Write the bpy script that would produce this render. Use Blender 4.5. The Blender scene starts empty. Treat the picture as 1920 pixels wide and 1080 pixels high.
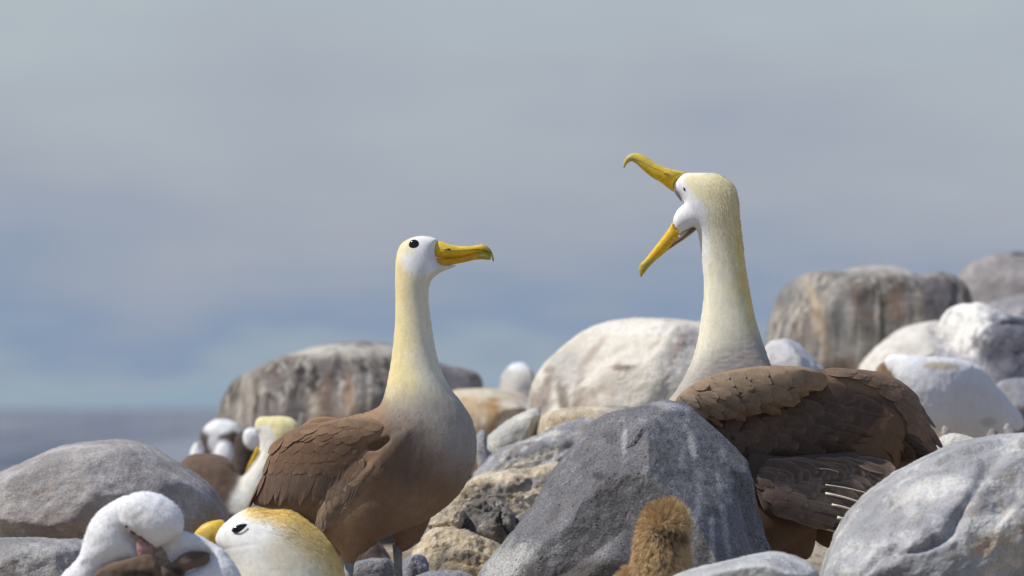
import bpy, math, random
import numpy as np
from mathutils import Vector
from mathutils.bvhtree import BVHTree

# ------------------------------------------------------------------ camera, world, sun
R = math.radians
scene = bpy.context.scene
COL = scene.collection
EYE = 4.0                       # eye height above the sea (m)
FPX = 8000.0                    # focal length in photo pixels (1920 wide)
PITCH = math.atan(225 / FPX)
cam_d = bpy.data.cameras.new("camera")
cam = bpy.data.objects.new("camera", cam_d)
COL.objects.link(cam)
cam_d.sensor_width = 36.0
cam_d.lens = 150.0
cam_d.clip_start = 0.1
cam_d.clip_end = 200000.0
cam.location = (0, 0, EYE)
cam.rotation_euler = (R(90) + PITCH, 0, 0)
cam_d.dof.use_dof = True
cam_d.dof.focus_distance = 10.5
cam_d.dof.aperture_fstop = 3.6
scene.camera = cam

SUN_DIR = Vector((-0.60, -0.14, 0.78)).normalized()     # towards the sun
elev = math.asin(SUN_DIR.z)
azim = math.atan2(SUN_DIR.x, SUN_DIR.y)
world = bpy.data.worlds.new("World")
scene.world = world
world.use_nodes = True
wn, wl = world.node_tree.nodes, world.node_tree.links
wn.clear()
w_out = wn.new("ShaderNodeOutputWorld")
w_bg = wn.new("ShaderNodeBackground")
w_bg.inputs[1].default_value = 0.10
w_sky = wn.new("ShaderNodeTexSky")
w_sky.sky_type = 'NISHITA'
w_sky.sun_disc = False
w_sky.sun_elevation = elev
w_sky.sun_rotation = azim
w_sky.air_density = 1.0
w_sky.dust_density = 0.6
w_tc = wn.new("ShaderNodeTexCoord")
w_sep = wn.new("ShaderNodeSeparateXYZ")
wl.new(w_tc.outputs["Generated"], w_sep.inputs[0])
def wmath(op, a, b=None, c=None):
    n = wn.new("ShaderNodeMath"); n.operation = op
    for i, v in enumerate((a, b, c)):
        if v is None: continue
        if isinstance(v, (int, float)): n.inputs[i].default_value = v
        else: wl.new(v, n.inputs[i])
    return n.outputs[0]
def wnoise(sc, detail, rough, off):
    m = wn.new("ShaderNodeMapping"); m.inputs["Scale"].default_value = sc; m.inputs["Location"].default_value = off
    wl.new(w_tc.outputs["Generated"], m.inputs[0])
    n = wn.new("ShaderNodeTexNoise"); n.inputs["Scale"].default_value = 1.0
    n.inputs["Detail"].default_value = detail; n.inputs["Roughness"].default_value = rough
    wl.new(m.outputs[0], n.inputs["Vector"])
    return n.outputs["Fac"]
n1 = wnoise((13, 3, 34), 3, 0.45, (1.3, 0.2, 3.1))
n2 = wnoise((16, 6, 95), 3, 0.5, (4.7, 2.2, 0.7))
el = wmath('ADD', w_sep.outputs["Z"], wmath('MULTIPLY', wmath('SUBTRACT', n1, 0.5), 0.075))
el = wmath('ADD', el, wmath('MULTIPLY', wmath('SUBTRACT', n2, 0.5), 0.034))
def srgb(r, g, b):
    f = lambda c: (c / 255 / 12.92) if c / 255 <= 0.04045 else ((c / 255 + 0.055) / 1.055) ** 2.4
    return (f(r), f(g), f(b), 1.0)
w_rmp = wn.new("ShaderNodeValToRGB")
wl.new(wmath('MULTIPLY', el, 2.0), w_rmp.inputs[0])
cr = w_rmp.color_ramp
stops = [(0.0, (146, 170, 189)), (0.008, (154, 171, 187)), (0.018, (134, 154, 183)), (0.030, (151, 163, 183)),
         (0.048, (164, 171, 186)), (0.075, (173, 181, 191)), (0.11, (179, 190, 197)), (0.25, (146, 162, 188)), (0.5, (118, 142, 182))]
while len(cr.elements) < len(stops): cr.elements.new(0.5)
for e, (p, c) in zip(cr.elements, stops):
    e.position = p * 2; e.color = srgb(*c)
w_boost = wn.new("ShaderNodeVectorMath"); w_boost.operation = 'SCALE'
wl.new(w_rmp.outputs[0], w_boost.inputs[0]); w_boost.inputs["Scale"].default_value = 9.0
w_mix = wn.new("ShaderNodeMix"); w_mix.data_type = 'RGBA'
w_mix.inputs[0].default_value = 0.95
wl.new(w_sky.outputs[0], w_mix.inputs[6]); wl.new(w_boost.outputs[0], w_mix.inputs[7])
wl.new(w_mix.outputs[2], w_bg.inputs[0]); wl.new(w_bg.outputs[0], w_out.inputs[0])

sun_d = bpy.data.lights.new("sun", 'SUN')
sun_d.energy = 4.0
sun_d.angle = R(0.6)
sun_d.color = (1.0, 0.955, 0.88)
sun = bpy.data.objects.new("sun", sun_d)
COL.objects.link(sun)
sun.location = (0, 0, 30)
sun.rotation_euler = SUN_DIR.to_track_quat('Z', 'Y').to_euler()
scene.view_settings.view_transform = 'Standard'
scene.view_settings.look = 'None'
scene.view_settings.exposure = 0.10
scene.view_settings.gamma = 1.0

# ------------------------------------------------------------------ coordinates
CP, SP = math.cos(PITCH), math.sin(PITCH)
def W(px, py, d):
    """point of the place seen at photo pixel (px, py) at distance d"""
    u = (540 - py) / FPX * d
    return np.array([(px - 960) / FPX * d, d * CP - u * SP, EYE + d * SP + u * CP])

# ------------------------------------------------------------------ noise
def _h(ix, iy, iz, s):
    h = (ix * 374761393 + iy * 668265263 + iz * 2147483647 + s * 1274126177) & 0xFFFFFFFF
    h = ((h ^ (h >> 13)) * 1274126177) & 0xFFFFFFFF
    h = ((h ^ (h >> 16)) * 2246822519) & 0xFFFFFFFF
    return h ^ (h >> 15)
def perlin(P, seed=0):
    P = np.asarray(P, float)
    I = np.floor(P).astype(np.int64); F = P - I
    U = F * F * F * (F * (F * 6 - 15) + 10)
    out = np.zeros(len(P))
    for dx in (0, 1):
        for dy in (0, 1):
            for dz in (0, 1):
                h = _h(I[:, 0] + dx, I[:, 1] + dy, I[:, 2] + dz, seed)
                gx = ((h & 1023) / 511.5 - 1); gy = (((h >> 10) & 1023) / 511.5 - 1); gz = (((h >> 20) & 1023) / 511.5 - 1)
                dot = gx * (F[:, 0] - dx) + gy * (F[:, 1] - dy) + gz * (F[:, 2] - dz)
                w = (U[:, 0] if dx else 1 - U[:, 0]) * (U[:, 1] if dy else 1 - U[:, 1]) * (U[:, 2] if dz else 1 - U[:, 2])
                out += w * dot
    return out
def fbm(P, octv=4, seed=0, gain=0.5, ridge=False):
    a, s, o = 1.0, 0, 0.0
    P = np.asarray(P, float)
    for i in range(octv):
        n = perlin(P * (2.03 ** i) + i * 17.3, seed + i)
        if ridge: n = 0.35 - np.abs(n)
        o = o + a * n; s += a; a *= gain
    return o / s * 1.6
def sstep(a, b, x):
    t = np.clip((x - a) / (b - a), 0, 1)
    return t * t * (3 - 2 * t)

# ------------------------------------------------------------------ objects
def tag(o, label, cat, group=None):
    o["label"] = label; o["category"] = cat
    if group: o["group"] = group
    return o
def thing(name, label, cat, loc, group=None):
    o = bpy.data.objects.new(name, None); COL.objects.link(o)
    o.empty_display_size = 0.05; o.location = loc
    return tag(o, label, cat, group)
def wloc(o):
    v = Vector((0, 0, 0))
    while o is not None:
        v = v + Vector(o.location); o = o.parent
    return v
def add_mesh(name, V, faces, mat, parent=None, col=None, uv=None, loc=None, smooth=True, label=None):
    """V are world points; links ONE mesh object"""
    V = np.asarray(V, float)
    base = np.array(wloc(parent)) if parent is not None else np.array(loc if loc is not None else (0, 0, 0))
    me = bpy.data.meshes.new(name)
    F = np.asarray(faces, dtype=np.int32)
    n = F.shape[1]
    me.vertices.add(len(V)); me.vertices.foreach_set("co", (V - base).astype(np.float32).ravel())
    me.loops.add(F.size); me.loops.foreach_set("vertex_index", F.ravel())
    me.polygons.add(len(F)); me.polygons.foreach_set("loop_start", np.arange(0, F.size, n, dtype=np.int32))
    me.polygons.foreach_set("loop_total", np.full(len(F), n, dtype=np.int32))
    me.update(calc_edges=True); me.validate()
    me.polygons.foreach_set("use_smooth", np.full(len(me.polygons), smooth))
    if col is not None:
        ca = me.color_attributes.new("Col", 'FLOAT_COLOR', 'POINT')
        c4 = np.ones((len(V), 4), np.float32); c4[:, :3] = np.clip(col, 0, 1)
        ca.data.foreach_set("color", c4.ravel())
    if uv is not None:
        ul = me.uv_layers.new(name="UVMap")
        ul.data.foreach_set("uv", np.asarray(uv, np.float32)[F.ravel()].ravel())
    if isinstance(mat, str): mat = M[mat]
    me.materials.append(mat)
    o = bpy.data.objects.new(name, me); COL.objects.link(o)
    if parent is not None: o.parent = parent
    else: o.location = base
    if label: o["label"] = label
    return o

# ------------------------------------------------------------------ materials
M = {}
class NT:
    def __init__(s, name):
        s.m = bpy.data.materials.new(name); s.m.use_nodes = True
        s.t = s.m.node_tree; s.t.nodes.clear(); M[name] = s.m
        s.out = s.n("ShaderNodeOutputMaterial"); s.b = s.n("ShaderNodeBsdfPrincipled")
        s.l(s.b.outputs[0], s.out.inputs[0])
    def n(s, k, **kw):
        x = s.t.nodes.new(k)
        for a, v in kw.items(): setattr(x, a, v)
        return x
    def l(s, a, b): s.t.links.new(a, b)
    def v(s, x, inp):
        if isinstance(x, (int, float, tuple)): inp.default_value = x
        else: s.l(x, inp)
    def math(s, op, a, b=0.0, clamp=False):
        x = s.n("ShaderNodeMath", operation=op, use_clamp=clamp); s.v(a, x.inputs[0]); s.v(b, x.inputs[1]); return x.outputs[0]
    def mixc(s, f, a, b, mode='MIX'):
        x = s.n("ShaderNodeMix", data_type='RGBA', blend_type=mode); s.v(f, x.inputs[0]); s.v(a, x.inputs[6]); s.v(b, x.inputs[7]); return x.outputs[2]
    def obj(s, scale=(1, 1, 1), rot=(0, 0, 0)):
        tc = s.n("ShaderNodeTexCoord"); mp = s.n("ShaderNodeMapping")
        mp.inputs["Scale"].default_value = scale; mp.inputs["Rotation"].default_value = rot
        s.l(tc.outputs["Object"], mp.inputs[0]); return mp.outputs[0]
    def noise(s, vec, scale, detail=4, rough=0.55, dist=0.0):
        x = s.n("ShaderNodeTexNoise"); s.l(vec, x.inputs["Vector"])
        x.inputs["Scale"].default_value = scale; x.inputs["Detail"].default_value = detail
        x.inputs["Roughness"].default_value = rough; x.inputs["Distortion"].default_value = dist
        return x.outputs["Fac"]
    def ramp(s, f, a, b, c0=0.0, c1=1.0):
        x = s.n("ShaderNodeMapRange", interpolation_type='SMOOTHSTEP'); s.v(f, x.inputs[0])
        x.inputs[1].default_value = a; x.inputs[2].default_value = b; x.inputs[3].default_value = c0; x.inputs[4].default_value = c1
        return x.outputs[0]
    def attr(s, name="Col"):
        x = s.n("ShaderNodeAttribute", attribute_name=name); return x.outputs["Color"]
    def bump(s, h, strength, dist, prev=None):
        x = s.n("ShaderNodeBump"); x.inputs["Strength"].default_value = strength; x.inputs["Distance"].default_value = dist
        s.l(h, x.inputs["Height"])
        if prev is not None: s.l(prev, x.inputs["Normal"])
        return x.outputs[0]

def scale_col(nt, col, fac):
    x = nt.n("ShaderNodeVectorMath", operation='SCALE'); nt.l(col, x.inputs[0]); nt.v(fac, x.inputs["Scale"]); return x.outputs[0]

def rock_mat(name, mott=0.35, light=(0.62, 0.60, 0.57), lamt=0.35, dark=(0.05, 0.045, 0.04), damt=0.3, grain=0.5,
             streak=0.0, pits=0.3, freq=1.0, bumpd=0.006, lthr=0.54, stain=(0.36, 0.22, 0.12), samt=0.15):
    nt = NT(name); o = nt.obj()
    c = nt.attr()
    pw = nt.n('ShaderNodeAttribute', attribute_name='Pw').outputs['Fac']
    keep = nt.math('SUBTRACT', 1.0, nt.math('MULTIPLY', pw, 0.85))
    big = nt.noise(o, 6 * freq, 5, 0.6, 0.4)
    mid = nt.noise(o, 26 * freq, 6, 0.65)
    fine = nt.noise(o, 190, 4, 0.7)
    c = scale_col(nt, c, nt.ramp(big, 0.3, 0.7, 1 - mott * 0.6, 1 + mott * 0.6))
    lm = nt.math('MULTIPLY', nt.ramp(nt.math('ADD', nt.math('MULTIPLY', big, 0.45), nt.math('MULTIPLY', mid, 0.55)), lthr, lthr + 0.09), nt.math('MULTIPLY', keep, lamt))
    c = nt.mixc(lm, c, light + (1,))
    st = nt.noise(nt.obj((1, 1, 1), (0.3, 0.2, 0.5)), 11 * freq, 4, 0.6, 0.6)
    c = nt.mixc(nt.math('MULTIPLY', nt.ramp(st, 0.56, 0.68), nt.math('MULTIPLY', keep, samt)), c, stain + (1,))
    if streak > 0:
        s1 = nt.noise(nt.obj((26, 26, 3.2)), 1.0, 4, 0.6, 0.3)
        c = nt.mixc(nt.math('MULTIPLY', nt.ramp(s1, 0.52, 0.64), nt.math('MULTIPLY', keep, streak)), c, dark + (1,))
        s2 = nt.noise(nt.obj((34, 34, 3.0), (0, 0, 0.7)), 1.0, 4, 0.6, 0.3)
        c = nt.mixc(nt.math('MULTIPLY', nt.ramp(s2, 0.54, 0.62), nt.math('MULTIPLY', keep, streak * 0.7)), c, light + (1,))
    dk = nt.noise(nt.obj((1, 1, 1), (0.9, 0.1, 0.4)), 17 * freq, 6, 0.7)
    c = nt.mixc(nt.math('MULTIPLY', nt.ramp(dk, 0.55, 0.72), damt), c, dark + (1,))
    c = scale_col(nt, c, nt.ramp(fine, 0.25, 0.75, 1 - grain * 0.5, 1 + grain * 0.5))
    vo = nt.n("ShaderNodeTexVoronoi"); nt.l(o, vo.inputs["Vector"]); vo.inputs["Scale"].default_value = 85
    pm = nt.math('MULTIPLY', nt.ramp(vo.outputs["Distance"], 0.05, 0.30), 1.0)
    pit_sel = nt.ramp(nt.noise(o, 30, 3), 0.5, 0.6)
    pith = nt.math('MULTIPLY', nt.math('SUBTRACT', 1.0, pm), pit_sel)
    c = nt.mixc(nt.math('MULTIPLY', pith, pits * 0.6), c, (dark[0], dark[1], dark[2], 1))
    nt.v(c, nt.b.inputs["Base Color"])
    nt.b.inputs["Roughness"].default_value = 0.93
    nt.b.inputs["Specular IOR Level"].default_value = 0.25
    h = nt.math('ADD', nt.math('MULTIPLY', mid, 1.0), nt.math('MULTIPLY', fine, 0.35))
    h = nt.math('SUBTRACT', h, nt.math('MULTIPLY', pith, pits))
    h = nt.math('ADD', h, nt.math('MULTIPLY', nt.noise(o, 75, 5, 0.7), 0.6))
    nt.l(nt.bump(h, 0.9, bumpd), nt.b.inputs["Normal"])
    return nt.m

rock_mat('basalt_rock', mott=0.3, light=(0.42, 0.42, 0.43), lamt=0.35, dark=(0.04, 0.038, 0.042), damt=0.4, grain=1.0, pits=0.9, bumpd=0.007, lthr=0.545, streak=0.15, samt=0.06)
rock_mat('pale_rock', mott=0.35, light=(0.68, 0.66, 0.62), lamt=0.6, dark=(0.10, 0.098, 0.11), damt=0.6, grain=0.45, pits=0.35, bumpd=0.008, lthr=0.51, stain=(0.50, 0.33, 0.16), samt=0.22)
rock_mat('grey_boulder', mott=0.35, light=(0.55, 0.52, 0.50), lamt=0.5, dark=(0.11, 0.10, 0.095), damt=0.5, grain=0.5, pits=0.3, bumpd=0.008, lthr=0.51, samt=0.2)
rock_mat('streaked_rock', mott=0.5, light=(0.62, 0.58, 0.51), lamt=0.25, dark=(0.03, 0.027, 0.025), damt=0.35, grain=0.4, streak=0.85, freq=0.7, bumpd=0.012, samt=0.4, stain=(0.22, 0.11, 0.055))
rock_mat('white_rock', mott=0.16, light=(0.78, 0.74, 0.66), lamt=0.6, dark=(0.20, 0.16, 0.13), damt=0.30, grain=0.25, freq=0.8, bumpd=0.009, lthr=0.47, stain=(0.36, 0.24, 0.18), samt=0.4, streak=0.12)
rock_mat('craggy_rock', mott=0.6, light=(0.72, 0.66, 0.54), lamt=0.5, dark=(0.10, 0.09, 0.09), damt=0.85, grain=0.7, freq=1.3, bumpd=0.010, lthr=0.51, stain=(0.46, 0.30, 0.14), samt=0.35)

def feather_mat(name, fringe=0.35, fcol=(0.42, 0.30, 0.21), shaft=0.3, rough=0.75):
    nt = NT(name)
    c = nt.attr()
    tc = nt.n("ShaderNodeTexCoord"); sp = nt.n("ShaderNodeSeparateXYZ"); nt.l(tc.outputs["UV"], sp.inputs[0])
    u, v = sp.outputs["X"], sp.outputs["Y"]
    av = nt.math('ABSOLUTE', nt.math('SUBTRACT', nt.math('MULTIPLY', v, 2.0), 1.0))
    mp = nt.n("ShaderNodeCombineXYZ"); nt.l(nt.math('MULTIPLY', nt.math('SUBTRACT', u, nt.math('MULTIPLY', av, 0.12)), 42.0), mp.inputs[0]); nt.l(nt.math('MULTIPLY', av, 2.2), mp.inputs[1])
    geo = nt.n("ShaderNodeObjectInfo")
    barb = nt.n("ShaderNodeTexNoise"); nt.l(mp.outputs[0], barb.inputs["Vector"]); barb.inputs["Scale"].default_value = 1.0; barb.inputs["Detail"].default_value = 3
    on = nt.noise(nt.obj(), 40, 4, 0.6)
    c = scale_col(nt, c, nt.math('ADD', nt.ramp(barb.outputs["Fac"], 0.3, 0.7, 0.8, 1.12), nt.ramp(on, 0.3, 0.7, -0.14, 0.14)))
    edge = nt.math('MAXIMUM', nt.ramp(av, 0.72, 0.97), nt.ramp(u, 0.87, 0.985))
    c = nt.mixc(nt.math('MULTIPLY', edge, fringe), c, fcol + (1,))
    if shaft > 0:
        c = nt.mixc(nt.math('MULTIPLY', nt.ramp(av, 0.12, 0.04), shaft), c, (0.40, 0.31, 0.22, 1))
    nt.v(c, nt.b.inputs["Base Color"]); nt.b.inputs["Roughness"].default_value = rough
    nt.b.inputs["Specular IOR Level"].default_value = 0.3
    nt.l(nt.bump(barb.outputs["Fac"], 0.35, 0.001), nt.b.inputs["Normal"])
    return nt.m
feather_mat('wing_feather', fringe=0.22, shaft=0.12)
feather_mat('flight_feather', fringe=0.2, shaft=0.0)
feather_mat('quill_feather', fringe=0.3, fcol=(0.42, 0.34, 0.27), shaft=0.0)
feather_mat('dark_covert', fringe=0.10, shaft=0.0)
feather_mat('soft_covert', fringe=0.16, fcol=(0.36, 0.24, 0.16), shaft=0.0)

def plum_mat(name, sc=(60, 60, 25), bd=0.0016, var=0.16, rough=0.8, fine=160, bs=0.5):
    nt = NT(name); c = nt.attr(); o = nt.obj(sc)
    a = nt.noise(o, 1.0, 5, 0.6, 0.3)
    b = nt.noise(nt.obj(), fine, 3, 0.6)
    c = scale_col(nt, c, nt.math('ADD', nt.ramp(a, 0.3, 0.7, 1 - var, 1 + var * 0.6), nt.ramp(b, 0.3, 0.7, -var * 0.6, var * 0.6)))
    nt.v(c, nt.b.inputs["Base Color"]); nt.b.inputs["Roughness"].default_value = rough
    nt.b.inputs["Specular IOR Level"].default_value = 0.2
    nt.b.inputs["Sheen Weight"].default_value = 0.12
    nt.l(nt.bump(nt.math('ADD', a, nt.math('MULTIPLY', b, 0.5)), bs, bd), nt.b.inputs["Normal"])
    return nt.m
plum_mat('albatross_plumage', bd=0.0010, var=0.09, bs=0.4)
plum_mat('white_plumage', (28, 28, 20), 0.004, 0.04)
plum_mat('down', (40, 40, 40), 0.0005, 0.08)

nt = NT('bill_horn'); c = nt.attr(); o = nt.obj((60, 60, 160), (0, 0.1, 0))
a = nt.noise(o, 1.0, 4, 0.6, 0.4)
c = scale_col(nt, c, nt.ramp(a, 0.3, 0.75, 0.82, 1.1))
nt.v(c, nt.b.inputs["Base Color"]); nt.b.inputs["Roughness"].default_value = 0.42
nt.b.inputs["Specular IOR Level"].default_value = 0.3
nt.l(nt.bump(a, 0.35, 0.0012), nt.b.inputs["Normal"])

nt = NT('eye_black'); nt.b.inputs["Base Color"].default_value = (0.008, 0.007, 0.007, 1); nt.b.inputs["Roughness"].default_value = 0.12
nt = NT('skin'); c = nt.attr(); nt.v(scale_col(nt, c, nt.ramp(nt.noise(nt.obj(), 90, 4), 0.3, 0.7, 0.8, 1.15)), nt.b.inputs["Base Color"]); nt.b.inputs["Roughness"].default_value = 0.6
nt = NT('quill'); nt.b.inputs["Base Color"].default_value = (0.74, 0.68, 0.55, 1); nt.b.inputs["Roughness"].default_value = 0.5

nt = NT('sea_water')
o = nt.obj((0.35, 1.0, 1)); w1 = nt.noise(o, 0.55, 6, 0.6, 0.2); w2 = nt.noise(nt.obj((0.05, 0.007, 1)), 1.0, 6, 0.7)
nt.v(nt.mixc(nt.ramp(w2, 0.38, 0.62), (0.08, 0.10, 0.14, 1), (0.30, 0.31, 0.34, 1)), nt.b.inputs["Base Color"])
nt.b.inputs["Roughness"].default_value = 0.55
nt.b.inputs["IOR"].default_value = 1.33
nt.l(nt.bump(nt.math('ADD', w1, nt.math('MULTIPLY', w2, 2.0)), 1.0, 1.2), nt.b.inputs["Normal"])

nt = NT('shore_ground'); o = nt.obj()
a = nt.noise(o, 3, 6, 0.6); b = nt.noise(o, 22, 6, 0.7)
c = nt.mixc(nt.ramp(a, 0.35, 0.65), (0.30, 0.23, 0.15, 1), (0.50, 0.42, 0.31, 1))
c = nt.mixc(nt.ramp(b, 0.5, 0.62), c, (0.20, 0.18, 0.17, 1))
nt.v(c, nt.b.inputs["Base Color"]); nt.b.inputs["Roughness"].default_value = 0.95
nt.l(nt.bump(nt.math('ADD', a, b), 1.0, 0.03), nt.b.inputs["Normal"])

# ------------------------------------------------------------------ the setting: sea and ground
def grid_mesh(name, xs, ys, zf, mat):
    X, Y = np.meshgrid(xs, ys, indexing='ij'); Z = zf(X, Y)
    nx, ny = X.shape; idx = np.arange(nx * ny).reshape(nx, ny)
    F = np.stack([idx[:-1, :-1], idx[1:, :-1], idx[1:, 1:], idx[:-1, 1:]], -1).reshape(-1, 4)
    o = add_mesh(name, np.stack([X, Y, Z], -1).reshape(-1, 3), F, mat); o["kind"] = "structure"
    return o
t = np.linspace(-1, 1, 81)
grid_mesh('sea', np.sign(t) * np.abs(t) ** 4 * 60000, np.sign(t) * np.abs(t) ** 4 * 60000, lambda X, Y: 0 * X, 'sea_water')

def ground_z(X, Y):
    X = np.asarray(X, float); Y = np.asarray(Y, float)
    P = np.stack([X.ravel(), Y.ravel(), 0 * X.ravel()], -1)
    n = fbm(P * 1.3, 4, 5).reshape(X.shape)
    z = -0.475 + 0.05 * n * sstep(0, 2, np.abs(Y - 10.5) + 0.6)
    z = z + 0.30 * sstep(0.1, 1.6, X) * sstep(11.8, 15.0, Y) + 0.12 * sstep(0.0, 0.4, X) * sstep(11.5, 12.5, Y)
    edge = 17.5 + 2.2 * sstep(0, 2, X) + fbm(P * 0.4, 3, 9).reshape(X.shape) * 1.2
    z = z - 5.5 * sstep(0, 6.5, Y - edge)
    return EYE + z
xs = np.concatenate([np.linspace(-70, -3, 40)[:-1], np.linspace(-3, 3, 260), np.linspace(3, 70, 40)[1:]])
ys = np.concatenate([np.linspace(-40, 8, 40)[:-1], np.linspace(8, 19, 320), np.linspace(19, 30, 60)[1:]])
grid_mesh('ground', xs, ys, ground_z, 'shore_ground')
def gz(x, y): return float(ground_z(np.array([x]), np.array([y]))[0])

# ------------------------------------------------------------------ outlines
def spline(pts, k=6, closed=True):
    P = np.array(pts, float); n = len(P); out = []
    for i in range(n if closed else n - 1):
        if closed: p0, p1, p2, p3 = P[i - 1], P[i], P[(i + 1) % n], P[(i + 2) % n]
        else: p0, p1, p2, p3 = P[max(i - 1, 0)], P[i], P[i + 1], P[min(i + 2, n - 1)]
        for j in range(k):
            t = j / k
            out.append(0.5 * (2 * p1 + (p2 - p0) * t + (2 * p0 - 5 * p1 + 4 * p2 - p3) * t * t + (3 * p1 - p0 - 3 * p2 + p3) * t ** 3))
    if not closed: out.append(P[-1])
    return np.array(out)

# ------------------------------------------------------------------ rocks
_ico = {}
def icosphere(n):
    if n not in _ico:
        import bmesh
        bm = bmesh.new(); bmesh.ops.create_icosphere(bm, subdivisions=n, radius=1.0)
        me = bpy.data.meshes.new("tmp"); bm.to_mesh(me); bm.free()
        V = np.empty(len(me.vertices) * 3); me.vertices.foreach_get("co", V)
        F = np.empty(len(me.loops), np.int32); me.loops.foreach_get("vertex_index", F)
        bpy.data.meshes.remove(me)
        _ico[n] = (V.reshape(-1, 3), F.reshape(-1, 3))
    return _ico[n]
def vnormals(V, F):
    N = np.zeros_like(V)
    a = np.cross(V[F[:, 1]] - V[F[:, 0]], V[F[:, 2]] - V[F[:, 0]])
    if F.shape[1] == 4: a = a + np.cross(V[F[:, 2]] - V[F[:, 0]], V[F[:, 3]] - V[F[:, 0]])
    for k in range(F.shape[1]):
        for j in range(3): N[:, j] += np.bincount(F[:, k], a[:, j], len(V))
    return N / (np.linalg.norm(N, axis=1, keepdims=True) + 1e-12)

PW = [None]
def paint(PX, PY, base, blobs, P3, seed=3, edge=0.35, nf=18.0):
    """base colour with soft-edged markings, some standing in for light or shade; blobs: (cx, cy, rx, ry, angle, colour, strength)"""
    C = np.tile(np.array(base, float), (len(PX), 1))
    nz = fbm(P3 * nf, 4, seed)
    PW[0] = np.zeros(len(PX))
    for i, (cx, cy, rx, ry, ang, c, st) in enumerate(blobs):
        a = R(ang); dx, dy = PX - cx, PY - cy
        u = (dx * math.cos(a) + dy * math.sin(a)) / rx; v = (-dx * math.sin(a) + dy * math.cos(a)) / ry
        d = np.sqrt(u * u + v * v) + nz * edge * (1 if i % 2 else -1)
        w = (1 - sstep(0.55, 1.25, d)) * st
        PW[0] = np.maximum(PW[0], w)
        C = C * (1 - w[:, None]) + np.array(c) * w[:, None]
    return C

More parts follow.
